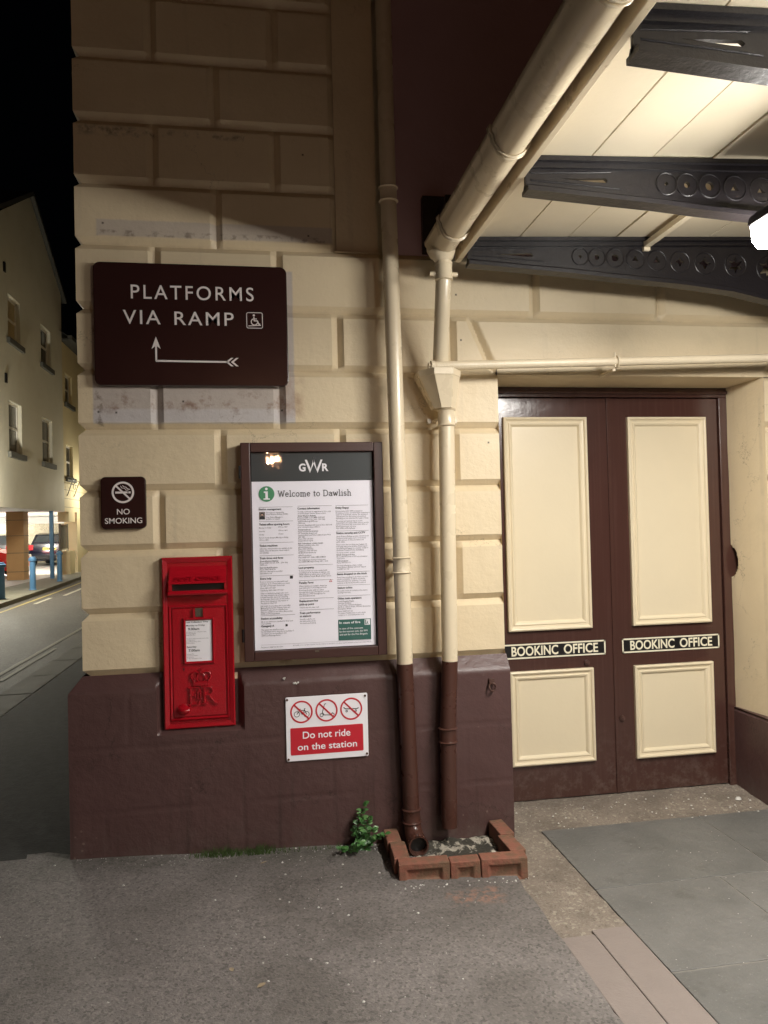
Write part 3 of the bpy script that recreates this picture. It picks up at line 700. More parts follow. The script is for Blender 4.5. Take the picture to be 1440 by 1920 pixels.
# girder web as a filled 2D curve with holes
def girder(y):
    cu = bpy.data.curves.new('g', 'CURVE'); cu.dimensions = '2D'; cu.fill_mode = 'BOTH'; cu.extrude = .008
    def spl(pts):
        s = cu.splines.new('POLY'); s.points.add(len(pts)-1)
        for p, q in zip(s.points, pts): p.co = (q[0], q[1], 0, 1)
        s.use_cyclic_u = True
    bot = [(1.03, 2.868), (1.37, 2.848), (1.56, 2.838), (1.76, 2.822), (2.13, 2.80), (2.44, 2.768), (2.66, 2.724), (3.1, 2.60), (3.6, 2.42), (4.2, 2.1)]
    top = [(4.2, zs_(4.2)-.004), (1.03, zs_(1.03)-.004)]
    spl(bot+top)
    spl([(1.17, 2.917), (1.27, 2.922), (1.355, 2.927), (1.366, 2.919), (1.36, 2.909), (1.32, 2.909), (1.25, 2.913)])
    H = [(1.614, .008, 8), (1.703, .013, 10), (1.801, .018, 12), (1.912, .02, 3), (2.03, .022, 3), (2.158, .026, 4), (2.298, .034, 4), (2.472, .046, 6), (2.658, .055, 6), (2.86, .06, 6), (3.09, .07, 6), (3.34, .08, 6)]
    def cz(x): return 2.919-.012*max(0, x-1.8)/.5-.05*max(0, x-2.5)
    for x, r, k in H:
        if k >= 8: spl([(x+r*math.cos(2*math.pi*i/k), cz(x)+r*math.sin(2*math.pi*i/k)) for i in range(k)])
        else: spl([(x+(r if i % 2 == 0 else r*.45)*math.cos(math.pi*i/k+1.57), cz(x)+(r if i % 2 == 0 else r*.45)*math.sin(math.pi*i/k+1.57)) for i in range(2*k)])
    o = bpy.data.objects.new('g', cu); COL.objects.link(o); dg = bpy.context.evaluated_depsgraph_get(); dg.update()
    me = bpy.data.meshes.new_from_object(o.evaluated_get(dg))
    mb = MB(); mb.add([(v.co.x, y-v.co.z, v.co.y) for v in me.vertices], [tuple(p.vertices) for p in me.polygons])
    bpy.data.objects.remove(o); bpy.data.curves.remove(cu); bpy.data.meshes.remove(me)
    # flanges
    for a, b in zip(bot[:-1], bot[1:]):
        mb.hexa([(a[0], y-.035, a[1]-.012), (b[0], y-.035, b[1]-.012), (b[0], y+.035, b[1]-.012), (a[0], y+.035, a[1]-.012),
                 (a[0], y-.035, a[1]+.006), (b[0], y-.035, b[1]+.006), (b[0], y+.035, b[1]+.006), (a[0], y+.035, a[1]+.006)])
        mb.hexa([(a[0], y-.02, a[1]+.006), (b[0], y-.02, b[1]+.006), (b[0], y+.02, b[1]+.006), (a[0], y+.02, a[1]+.006),
                 (a[0], y-.012, a[1]+.02), (b[0], y-.012, b[1]+.02), (b[0], y+.012, b[1]+.02), (a[0], y+.012, a[1]+.02)])
    for z0, z1, h in ((-.042, -.022, .022), (-.022, -.004, .04)):
        mb.hexa([(1.03, y-h, zs_(1.03)+z0), (4.2, y-h, zs_(4.2)+z0), (4.2, y+h, zs_(4.2)+z0), (1.03, y+h, zs_(1.03)+z0),
                 (1.03, y-h, zs_(1.03)+z1), (4.2, y-h, zs_(4.2)+z1), (4.2, y+h, zs_(4.2)+z1), (1.03, y+h, zs_(1.03)+z1)])
    # ribs fanning from the left and the cast rings
    mb.tube([(1.05, y-.008, 2.932), (1.38, y-.008, 2.952)], .0035, 6); mb.tube([(1.05, y-.008, 2.905), (1.22, y-.008, 2.898), (1.42, y-.008, 2.888)], .0035, 6)
    for x, r, k in H:
        R_ = min(.043+(x-1.6)*.02, .085)
        for rr, yy in ((R_, .008),):
            mb.tube([(x+rr*math.cos(2*math.pi*i/20), y-yy, cz(x)+rr*math.sin(2*math.pi*i/20)) for i in range(21)], .0035, 6, cap=False)
    child(mb, 'girder', M['iron'], smooth=True, ang=45)
for yy in (-.12, -.93, -1.77): girder(yy)
mb = MB(); mb.box(1.95, 1.985, -.93, -.10, 2.972, 3.0); mb.box(1.95, 1.985, -.15, -.13, 2.955, 3.01)
child(mb, 'ceiling_batten', M['board'], bevel=.003)

# gutter
gt = empty('gutter', (.9, 0, 3.0), 'large cream half round gutter running along the canopy edge', 'gutter')
def gchild(mb, name, m, **k):
    mb.v = [(x*CS-.9, y*CS-.2, z*CS+.088-3.0) for x, y, z in mb.v]; return mb.build(name, m, gt, **k)
prof = [(-.070, .006), (-.076, .008), (-.080, .002), (-.077, -.018), (-.070, -.026), (-.066, -.050), (-.048, -.080), (-.020, -.095), (.008, -.096), (.034, -.084), (.056, -.058), (.068, -.025), (.072, .01), (.072, .05), (.066, .05), (.064, .0), (.048, -.05), (.01, -.086), (-.03, -.080), (-.058, -.045)]
GX = .917; GZ = 3.0
mb = MB(); mb.prism([(GX+a, GZ+b) for a, b in prof], -6.6, -.025, 'y'); mb.prism([(GX+a, GZ+b) for a, b in prof[1:14]], -.03, -.022, 'y')
gchild(mb, 'trough', M['cream_gloss'], smooth=True, ang=50)
for y in (-.32, -1.1, -1.9, -2.7):
    mb = MB(); pts = [(GX+a*1.06, y, GZ+b*1.06) for a, b in prof[1:13]]
    mb.tube(pts, .006, 8); mb.tube([(q[0], q[1]-.018, q[2]) for q in pts], .004, 8); mb.box(GX+.075, 1.0, y-.012, y+.012, 3.03, 3.045)
    gchild(mb, 'bracket', M['cream_gloss'], smooth=True)
mb = MB(); mb.tube([(.905, -.11, 2.94), (.91, -.105, 2.915), (.915, -.1, 2.885)], [.07, .062, .045], 20)
gchild(mb, 'outlet', M['cream_gloss'], smooth=True)

# ================================================================== PIPES
def collar(par, c, r, h, m, beads=(0, 1)):
    """short collar around point c (x,y,z centre), tilt ignored"""
    mb = MB(); x, y, z = c; z0, z1 = z-h/2, z+h/2
    pr = [(r-.004, z0-.001), (r+.003, z0), (r+.0095, z0+.005), (r+.003, z0+.009), (r+.0025, z0+.010), (r+.0025, z1-.010), (r+.003, z1-.009), (r+.0095, z1-.005), (r+.003, z1), (r-.004, z1+.001)]
    mb.tube([(x, y, q[1]) for q in pr], [q[0] for q in pr], 24, cap=False)
    return mb
def pipe_thing(name, label, pts, r, split, collars, y, ears):
    t = empty(name, (pts[-1][0], y, pts[-1][1]), label, 'drainpipe', 'cream and brown drainpipes on the wall')
    off = Vector((pts[-1][0], y, pts[-1][1]))
    def fin(mb, n, m, **k):
        mb.v = [tuple(Vector(v)-off) for v in mb.v]; return mb.build(n, m, t, **k)
    def at(z):
        for a, b in zip(pts[:-1], pts[1:]):
            if b[1] <= z <= a[1]: u = (a[1]-z)/(a[1]-b[1]); return a[0]+(b[0]-a[0])*u
        return pts[-1][0]
    up = [p for p in pts if p[1] > split]+[(at(split), split)]; lo = [(at(split), split)]+[p for p in pts if p[1] < split]
    mb = MB(); mb.tube([(p[0], y, p[1]) for p in up], r, 28); fin(mb, 'upper_pipe', M['cream_gloss'], smooth=True)
    mb = MB(); mb.tube([(p[0], y, p[1]) for p in lo], r+.0006, 28, cap=True); fin(mb, 'lower_pipe', M['pipe_brown'], smooth=True)
    for z, h in collars:
        mb = collar(t, (at(z), y, z), r, h, None)
        fin(mb, 'collar', M['cream_gloss'] if z > split else M['pipe_brown'], smooth=True, ang=60)
    for z, s in ears:
        mb = MB(); x = at(z)
        for q in s:
            mb.box(x+min(q*.03, q*.075), x+max(q*.03, q*.075), -.025, -.012, z-.012, z+.012); mb.disc((x+q*.068, -.034, z), .010, 'y', 12, 0, .012)
            mb.tube([(x+q*.045, -.02, z), (x+q*.03, y, z)], .008, 8)
        fin(mb, 'fixing', M['cream_gloss'] if z > split else M['pipe_brown'], smooth=True)
    return t, fin
YP = -.115
t1, fin1 = pipe_thing('drainpipe', 'left drainpipe, the one beside the poster case, ending in an open shoe', [(.637, 5.9), (.644, 3.15), (.655, 2.2), (.668, .936), (.682, .22), (.684, .17)], .0385, .93,
                      [(3.19, .075), (1.40, .08), (.205, .07)], YP, [(1.415, (-1, 1)), (.225, (1,))])
mb = MB()   # swept shoe turning out towards the camera, hollow
pts = [(.684, YP, .20), (.685, YP-.002, .16), (.688, YP-.02, .125), (.692, YP-.055, .105), (.694, YP-.10, .10)]
mb.tube(pts, [.040, .041, .043, .045, .047], 24, cap=False)
k = 24; cz_ = .0985; ye = YP-.103
rg = [(.0475, YP-.096), (.0475, ye), (.040, ye), (.038, YP-.06)]
mb.add([(.694+a*math.cos(2*math.pi*q/k), b, cz_+a*math.sin(2*math.pi*q/k)) for a, b in rg for q in range(k)], [(i_*k+q, i_*k+(q+1) % k, (i_+1)*k+(q+1) % k, (i_+1)*k+q) for i_ in range(3) for q in range(k)])
fin1(mb, 'shoe', M['pipe_brown'], smooth=True, ang=60)
mb = MB(); mb.disc((.694, YP-.068, cz_), .0385, 'y', 20, 0, .004); fin1(mb, 'shoe_mouth_shade', M['black'])  # black disc stands for the shade inside the open pipe
t2, fin2 = pipe_thing('drainpipe', 'right drainpipe, the one with a tapered hopper head below the gutter', [(.905, 2.20), (.904, 2.1), (.896, 1.5), (.89, .93), (.872, .6), (.866, .135)], .0385, .93,
                      [(2.108, .085), (.575, .075)], YP, [(2.105, (-1, 1))])
mb = MB(); mb.tube([(.864, -.295, 2.84), (.863, -.295, 2.76), (.872, -.20, 2.55), (.878, YP, 2.32)], [.036, .036, .0365, .0375], 28)
for a, b in ((2.803, .0415), (2.734, .0415)): mb.tube([(.863, -.295, a), (.863, -.295, a-.011)], b, 24)
mb.tube([(.863, -.295, 2.80), (.863, -.295, 2.725)], .0395, 24)
for q in (-1, 1): mb.tube([(.863+q*.036, -.292, 2.752), (.863+q*.066, -.292, 2.752)], [.012, .010], 10)
fin2(mb, 'swan_neck', M['cream_gloss'], smooth=True, ang=50)
mb = MB()   # faceted hopper
def octo(cx, cy, w, d, z):
    return [(cx-w, cy+d*.9, z), (cx-w, cy-d*.25, z), (cx-w*.45, cy-d, z), (cx+w*.45, cy-d, z), (cx+w, cy-d*.25, z), (cx+w, cy+d*.9, z)]
rings = [octo(.872, -.115, .082, .085, 2.318), octo(.872, -.115, .104, .105, 2.330), octo(.872, -.115, .104, .105, 2.318), octo(.872, -.115, .098, .10, 2.310), octo(.875, YP, .05, .05, 2.155), octo(.875, YP, .04, .04, 2.155)]
rings = [octo(.872, -.11, .094, .095, 2.335), octo(.872, -.11, .104, .105, 2.335), octo(.872, -.11, .102, .104, 2.305), octo(.873, -.11, .098, .10, 2.302), octo(.893, YP, .052, .052, 2.152), octo(.893, YP, .03, .03, 2.15)]
vs = [p for r_ in rings for p in r_]
mb.add(vs, [(6*i+k, 6*i+(k+1) % 6, 6*(i+1)+(k+1) % 6, 6*(i+1)+k) for i in range(len(rings)-1) for k in range(6)])
fin2(mb, 'hopper', M['cream_gloss'])
# horizontal pipe over the door
hp = empty('waste_pipe', (.825, -.16, 2.352), 'thin cream pipe running level above the doors with a capped end', 'pipe')
def fh(mb, n, m, **k):
    mb.v = [(a-.825, b+.16, c-2.352) for a, b, c in mb.v]; return mb.build(n, m, hp, **k)
def hz(x): return 2.352+(x-.825)*.0335
mb = MB(); mb.tube([(x, -.16, hz(x)+.0015*n3(x, 0, 0, 6)) for x in [.83+.1*i for i in range(38)]], .0215, 18); fh(mb, 'pipe', M['cream_rough'], smooth=True)
mb = MB(); mb.tube([(.822, -.16, 2.352), (.84, -.16, 2.352)], .026, 18); mb.tube([(.81, -.16, 2.352), (.822, -.16, 2.352)], .019, 6); mb.tube([(.845, -.16, 2.352), (.85, -.16, 2.352)], .0235, 18)
fh(mb, 'end_cap', M['cream_rough'], smooth=True, ang=40)
for X_ in (1.772, 3.3):
    mb = MB(); mb.tube([(X_+.006, -.16+.027*math.cos(a*.5), hz(X_)+.027*math.sin(a*.5)) for a in range(14)], .006, 8)
    mb.box(X_-.012, X_+.002, -.15, -.0, hz(X_)-.045, hz(X_)-.032); mb.tube([(X_-.008, -.17, hz(X_)-.03), (X_-.008, -.17, hz(X_)+.045)], .005, 8)
    fh(mb, 'clip', M['cream_rough'], smooth=True)

# ================================================================== LAMPS
def lamp(x, y0, z, lbl):
    """strip lamp running away from the wall, far end at y0"""
    t = empty('batten_lamp', (x, y0-.62, z), lbl, 'lamp', 'strip lamps under the canopy')
    def fl(mb, n, m, **k):
        mb.v = [(a-x, b-y0+.62, c-z) for a, b, c in mb.v]; return mb.build(n, m, t, **k)
    mb = MB(); mb.prism([(x+a, z+b) for a, b in [(-.078, .038), (.078, .038), (.07, .07), (.03, .10), (-.03, .10), (-.07, .07)]], y0-1.25, y0+.012, 'y')
    for yy in (y0-.25, y0-1.0): mb.box(x-.008, x+.008, yy-.008, yy+.008, z+.1, 2.935)
    fl(mb, 'housing', M['iron'], bevel=.006)
    mb = MB(); mb.prism([(x+a, z+b) for a, b in [(-.072, .036), (-.066, -.02), (-.045, -.045), (.045, -.045), (.066, -.02), (.072, .036)]], y0-1.235, y0, 'y')
    for k_, f_ in enumerate(mb.f):      # the sides of the opal cover glow less than its base and end
        c_ = [mb.v[i_] for i_ in f_]
        if len(f_) == 4 and max(abs(p_[0]-x) for p_ in c_) > .06 and min(abs(p_[0]-x) for p_ in c_) > .06: mb.m[k_] = 1
    fl(mb, 'diffuser', [M['tube'], M['tube_side']])
lamp(1.855, -1.2, 2.615, 'bright strip lamp under the canopy at the right edge')
lamp(1.855, -4.9, 2.615, 'strip lamp further forward under the canopy')

# ================================================================== SIGNS
SG = ('sign', None)
t = empty('platforms_sign', (-.295, 0, 2.56), 'dark brown sign reading PLATFORMS VIA RAMP with a bent arrow', 'sign')
def rel(t, mb, n, m, **k):
    o = t.location; mb.v = [(a-o.x, b-o.y, c-o.z) for a, b, c in mb.v]; return mb.build(n, m, t, **k)
mb = MB(); mb.prism(rrect(-.741, .149, 2.273, 2.848, .032), -.042, -.012, 'y')
rel(t, mb, 'plate', M['sign_brown'], bevel=.004)
for q in (-.6, 0):
    mb = MB(); mb.box(q, q+.04, -.013, .002, 2.3, 2.82); rel(t, mb, 'mounting_rail', M['rust'])
y = -.0432; mb = MB()
put_text(mb, 'PLATFORMS', -.573, 2.679, .064, y, x1=-.009, spacing=1.25, bold=.004, res=5)
rel(t, mb, 'lettering', M['white_letter']); mb = MB(); put_text(mb, 'VIA', -.61, 2.560, .064, y, x1=-.441, spacing=1.2, bold=.004, res=5)
rel(t, mb, 'lettering', M['white_letter']); mb = MB(); put_text(mb, 'RAMP', -.378, 2.559, .062, y, x1=-.105, spacing=1.2, bold=.004, res=5)
rel(t, mb, 'lettering', M['white_letter']); mb = MB()
mb.stroke([(-.464, 2.46), (-.464, 2.388), (-.135, 2.386)], .0085, y)
mb.poly([(-.464, 2.502), (-.484, 2.444), (-.464, 2.460)], y); mb.poly([(-.464, 2.502), (-.464, 2.460), (-.443, 2.444)], y)
for dx in (0, .024):
    mb.poly([(-.146+dx, 2.386), (-.121+dx, 2.406), (-.110+dx, 2.406), (-.133+dx, 2.386)], y); mb.poly([(-.146+dx, 2.386), (-.133+dx, 2.386), (-.110+dx, 2.366), (-.121+dx, 2.366)], y)
rel(t, mb, 'arrow', M['white_letter'])
mb = MB(); R_ = rrect(-.044, .030, 2.550, 2.624, .008); mb.stroke(R_, .0035, y, closed=True)
mb.disc((-.010, y, 2.611), .0055, 'y', 12, 0, .0006); mb.stroke([(-.010, 2.602), (-.009, 2.585), (.006, 2.585), (.013, 2.568), (.018, 2.570)], .0055, y); mb.stroke([(-.009, 2.594), (.003, 2.594)], .0045, y)
mb.ring(-.008, 2.580, .015, .0045, y, a0=110, a1=350); mb.stroke([(-.036, 2.560), (.022, 2.564)], .004, y)
rel(t, mb, 'wheelchair_symbol', M['white_letter'])

t = empty('no_smoking_sign', (-.625, 0, 1.727), 'small dark brown NO SMOKING sign with rounded corners', 'sign')
mb = MB(); mb.prism(rrect(-.727, -.525, 1.606, 1.849, .022), -.03, -.004, 'y'); rel(t, mb, 'plate', M['sign_brown'], bevel=.005)
y = -.0312; mb = MB(); put_text(mb, 'NO', -.655, 1.674, .025, y, x1=-.598, bold=.008, res=5); put_text(mb, 'SMOKING', -.709, 1.632, .025, y, x1=-.543, bold=.008, res=5)
rel(t, mb, 'lettering', M['white_letter'])
mb = MB(); cx, cz = -.627, 1.776; mb.ring(cx, cz, .0455, .009, y); mb.stroke([(cx-.031, cz+.031), (cx+.031, cz-.031)], .008, y-.0002)
mb.box(cx-.034, cx+.020, y, y+.0006, cz-.005, cz+.004); mb.box(cx+.022, cx+.025, y, y+.0006, cz-.005, cz+.004); mb.box(cx+.027, cx+.034, y, y+.0006, cz-.005, cz+.004)
mb.stroke([(cx-.010, cz+.030), (cx-.004, cz+.020), (cx+.008, cz+.019), (cx+.014, cz+.010), (cx+.024, cz+.010)], .0025, y); mb.stroke([(cx-.001, cz+.032), (cx+.004, cz+.026), (cx+.014, cz+.024), (cx+.021, cz+.016), (cx+.031, cz+.013)], .003, y)
rel(t, mb, 'no_smoking_symbol', M['white_letter'])

t = empty('no_riding_sign', (.294, -.055, .638), 'white and red sign reading Do not ride on the station', 'sign')
YS = -.066; mb = MB(); mb.prism(rrect(.0985, .4895, .487, .789, .006), YS, YS+.004, 'y'); rel(t, mb, 'plate', M['white'], bevel=.001)
y = YS-.0012; mb = MB(); mb.prism(rrect(.118, .465, .515, .643, .005), y, y+.0011, 'y', 0)
put_text(mb, 'Do not ride', .176, .591, .032, y-.0006, x1=.403, mi=1, bold=.012, res=5); put_text(mb, 'on the station', .151, .537, .030, y-.0006, x1=.434, mi=1, bold=.012, res=5)
rel(t, mb, 'text_panel', [M['redprint'], M['white']])
for kk, cx in enumerate((.1725, .2915, .4100)):
    cz = .7175; mb = MB(); mb.ring(cx, cz, .0495, .0075, y, 0)
    b = 1; w_ = .0032
    if kk == 0:
        mb.ring(cx-.022, cz-.010, .0125, .0025, y, b, seg=20); mb.ring(cx+.024, cz-.012, .0125, .0025, y, b, seg=20)
        mb.stroke([(cx-.022, cz-.010), (cx-.008, cz+.007), (cx+.015, cz+.007), (cx+.003, cz-.012), (cx-.008, cz+.007)], w_, y, b); mb.stroke([(cx+.024, cz-.012), (cx+.013, cz+.013), (cx+.018, cz+.016)], w_, y, b); mb.stroke([(cx-.012, cz+.013), (cx-.004, cz+.013)], w_, y, b)
    elif kk == 1:
        mb.ring(cx-.024, cz-.021, .0075, .003, y, b, seg=16); mb.stroke([(cx-.002, cz+.032), (cx-.009, cz+.030), (cx-.020, cz-.008), (cx-.012, cz-.021), (cx+.02, cz-.023), (cx+.028, cz-.012)], w_, y, b); mb.ring(cx+.030, cz-.021, .006, .003, y, b, seg=16)
    else:
        mb.stroke([(cx-.036, cz+.008), (cx-.027, cz+.001), (cx+.028, cz-.001), (cx+.035, cz+.003)], .004, y, b)
        for q in (-.022, .022): mb.ring(cx+q, cz-.010, .004, .003, y, b, seg=12)
    mb.stroke([(cx-.034, cz+.034), (cx+.034, cz-.034)], .0075, y-.0004, 0)
    rel(t, mb, 'prohibition_symbol', [M['redprint'], M['black']])
for x, z in ((.106, .778), (.478, .776), (.107, .497), (.481, .499)):
    mb = MB(); mb.disc((x, YS-.004, z), .0055, 'y', 10, 0, .004); rel(t, mb, 'bolt', M['rust'])

# ================================================================== POSTER CASE
t = empty('poster_case', (.25, 0, 1.48), 'brown glazed noticeboard with the Welcome to Dawlish station poster', 'noticeboard')
x0, x1, z0, z1 = -.087, .592, .968, 1.999; YF = -.075; fw = .045
mb = MB(); mb.box(x0, x0+fw, YF, 0, z0, z1); mb.box(x1-fw, x1, YF, 0, z0, z1); mb.box(x0+fw, x1-fw, YF, 0, z1-fw, z1); mb.box(x0+fw, x1-fw, YF, 0, z0, z0+fw); mb.box(x0+fw, x1-fw, -.03, -.0, z0+fw, z1-fw)
rel(t, mb, 'case', M['board_brown'], bevel=.004)
for z in (1.86, 1.09):
    mb = MB(); mb.tube([(x0-.004, YF+.01, z-.03), (x0-.004, YF+.01, z+.03)], .007, 10); rel(t, mb, 'hinge', M['black'], smooth=True)
mb = MB(); mb.add([(x0+fw, -.062, z0+fw), (x1-fw, -.062, z0+fw), (x1-fw, -.062, z1-fw), (x0+fw, -.062, z1-fw)], [(0, 1, 2, 3)]); rel(t, mb, 'glass', M['glass'])
# the poster: gently cockled sheet
mb = MB(); YQ = -.052
PX0, PX1, PZ0, PZ1 = -.038, .5405, 1.016, 1.951
nx = 24; nz = 30; vs = []
def cock(x, z): return YQ+.0012*math.sin(z*9+x*4)*max(0, (x-.42)/.12)**1.5*3+.0
for j in range(nz+1):
    for i in range(nx+1):
        x = PX0+(PX1-PX0)*i/nx; z = PZ0+(PZ1-PZ0)*j/nz; vs.append((x, YQ+.0004, z))
mb.add(vs, [(j*(nx+1)+i, j*(nx+1)+i+1, (j+1)*(nx+1)+i+1, (j+1)*(nx+1)+i) for j in range(nz) for i in range(nx)], 0)
mb.nofix = True
mb.box(PX0, PX1, YQ-.0008, YQ, 1.815, PZ1, 1)
y = YQ-.0016
# operator's lettermark
mb2 = MB()
put_text(mb2, 'G', .187, 1.863, .034, y, x1=.219, bold=.035, res=5); put_text(mb2, 'R', .298, 1.863, .034, y, x1=.329, bold=.035, res=5)
mb2.poly([(.216, 1.917), (.226, 1.917), (.246, 1.868), (.2395, 1.853)], y); mb2.poly([(.2395, 1.853), (.2445, 1.866), (.2625, 1.908), (.2585, 1.928)], y)
mb2.poly([(.2585, 1.928), (.2545, 1.908), (.2705, 1.868), (.2765, 1.853)], y); mb2.poly([(.2765, 1.853), (.2715, 1.868), (.2915, 1.917), (.3010, 1.917)], y)
rel(t, mb, 'poster', [M['paper'], M['band']])
rel(t, mb2, 'operator_logo', M['white'])
mb = MB(); mb.disc((.0312, y, 1.756), .037, 'y', 36, 0, .0006); yy = y-.0008
mb.disc((.031, yy, 1.780), .0065, 'y', 14, 1, .0006); mb.box(.0255, .0375, yy, yy+.0006, 1.733, 1.768, 1); mb.box(.0185, .032, yy-.0002, yy+.0004, 1.761, 1.768, 1); mb.box(.0165, .0465, yy-.0003, yy+.0003, 1.729, 1.735, 1)
rel(t, mb, 'information_symbol', [M['green'], M['white']])
# slab serif heading drawn from strokes; unit: x-height .55, caps 1
def slab(mb, txt, x0, x1, z0, cap, y, wd, mi=0):
    s = .13
    def arc(cx, cz, rx, rz, a, b, n=12): return [(cx+rx*math.cos(rad(a+(b-a)*i/n)), cz+rz*math.sin(rad(a+(b-a)*i/n))) for i in range(n+1)]
    X = .66
    G = {
     'W': (1.15, [[(.08, 1), (.33, 0), (.575, .95), (.82, 0), (1.07, 1)], [(-.04, 1), (.22, 1)], [(.93, 1), (1.19, 1)]]),
     'D': (.92, [[(.15, 0), (.15, 1)], [(.02, 1), (.4, 1)]+arc(.4, .5, .42, .5, 90, -90)+[(.02, 0)]]),
     'e': (.62, [[(.07, X*.55), (.53, X*.55)]+arc(.30, X*.5, .24, X*.5, 12, 320)]),
     'l': (.36, [[(.02, 1.05), (.18, 1.05), (.18, 0)], [(.02, 0), (.34, 0)]]),
     'c': (.58, [arc(.31, X*.5, .25, X*.5, 45, 315)]),
     'o': (.66, [arc(.32, X*.5, .26, X*.5, 0, 360, 18)]),
     'm': (1.08, [[(.03, X), (.17, X), (.17, 0)], arc(.35, X*.65, .18, X*.35, 180, 0)+[(.53, 0)], arc(.71, X*.65, .18, X*.35, 180, 0)+[(.89, 0)], [(.04, 0), (.30, 0)], [(.42, 0), (.64, 0)], [(.78, 0), (1.02, 0)]]),
     't': (.42, [[(.16, .9), (.16, .12)]+arc(.27, .12, .11, .12, 180, 300), [(.02, X), (.38, X)]]),
     'a': (.62, [arc(.28, X*.68, .2, X*.3, 150, 0)+[(.48, 0), (.6, 0)], arc(.27, X*.27, .21, X*.27, 20, 340)]),
     'w': (.92, [[(.08, X), (.27, 0), (.45, X*.9), (.63, 0), (.82, X)], [(-.02, X), (.19, X)], [(.72, X), (.92, X)]]),
     'i': (.36, [[(.04, X), (.18, X), (.18, 0)], [(.02, 0), (.34, 0)], [(.17, .93), (.19, .93)]]),
     's': (.52, [arc(.25, X*.74, .18, X*.25, 20, 250, 8)+arc(.25, X*.25, .18, X*.25, 80, -160, 8)]),
     'h': (.74, [[(.02, 1.05), (.17, 1.05), (.17, 0)], arc(.37, X*.62, .2, X*.38, 180, 0)+[(.57, 0)], [(.04, 0), (.30, 0)], [(.46, 0), (.70, 0)]]),
     ' ': (.36, [])}
    tot = sum(G[c][0]+.08 for c in txt); kx = (x1-x0)/tot; px = x0
    for c in txt:
        for pl in G[c][1]: mb.stroke([(px+(a+.04)*kx, z0+b*cap) for a, b in pl], wd, y, mi)
        px += (G[c][0]+.08)*kx
mb = MB(); slab(mb, 'Welcome to Dawlish', .084, .438, 1.742, .0275, y, .0029); rel(t, mb, 'heading', M['ink'])
# text columns: (x0, x1, [(kind, z, text)])
C1 = (-.007, .153); C2 = (.176, .340); C3 = (.359, .518)
def column(name, c, items):
    mb = MB(); x0, x1 = c
    for it in items:
        k, z = it[0], it[1]
        if k == 'r': mb.box(x0, x1, y, y+.0005, z-.0004, z+.0007, 1)
        elif k == 'h': put_text(mb, it[2], x0, z, .0088, y, mi=0, bold=.022, res=2)
        elif k == 's': put_text(mb, it[2], x0, z, .0062, y, mi=0, bold=.012, res=1)
        elif k == 't': put_text(mb, it[2], x0+(it[3] if len(it) > 3 else 0), z, .0064, y, mi=1, bold=.004, res=1, x1=None, xs=.86)
    rel(t, mb, name, [M['ink'], M['grey_ink']])
def para(z, dz, lines, off=0): return [('t', z-i*dz, s, off) for i, s in enumerate(lines)]
column('text_column', C1, [('r', 1.693), ('h', 1.679, 'Station management')]+para(1.664, .0085, ['This station is managed by', 'Great Western Railway (GWR)'], .033)+para(1.642, .0085, ['Your Station Manager is', 'available on request'], .033)+
  [('r', 1.625), ('h', 1.607, 'Ticket office opening hours')]+para(1.592, .016, ['Monday to Friday', 'Saturday', 'Sunday'])+para(1.594, .016, ['0700 to 1800', '0700 to 1400', 'Closed'], .09)+para(1.545, .011, ['Period of peak demand, Monday to Friday', '0710 to 0800'])+
  [('r', 1.524), ('h', 1.506, 'Ticket machines')]+para(1.493, .0095, ['Self-service ticket machines are available at this', 'station. They sell and issue tickets ready to', 'save queuing.'])+
  [('r', 1.463), ('h', 1.447, 'Train times and fares'), ('s', 1.434, 'Great Western Railway')]+para(1.425, .009, ['Phone 03457 000 125, 0600 - 2300 daily', 'GWR.com'])+[('s', 1.403, 'National Rail Enquiries')]+para(1.394, .009, ['Phone 03457 48 49 50', '24 hours, calls may be recorded', 'nationalrail.co.uk'])+
  [('r', 1.367), ('h', 1.350, 'Extra help')]+para(1.336, .0092, ['If you or someone you travel with need', 'assistance up to 2 hours before you travel', 'through our Passenger Assist team:'])+para(1.306, .011, ['Phone 0800 197 1329', 'Text Relay 18001 0800 197 1329'])+
  para(1.281, .0092, ['Older or disabled passengers who need', 'our trains assistance can arrange support', 'in travel from this station by contacting', 'the Passenger Assist team on this number', 'above. In an emergency only, station or', 'the platform help point.'])+para(1.221, .0092, ['Full details of our policies are in our leaflet', 'Making Rail Accessible: Helping Older and', 'Disabled People and are available from', 'there are available at our ticket offices and at', 'GWR.com/PassengerAssist'])+
  [('r', 1.179), ('h', 1.161, 'Station accessibility')]+para(1.147, .009, ['All of our stations are classified for their level', 'of accessibility.'])+[('t', 1.126, 'This station is', 0), ('h', 1.1255, '               Category A')]+para(1.109, .0092, ['This station has step-free access.', 'For full details and to check the accessibility of', 'the station you are travelling to visit', 'GWR.com/PassengerAssist']))
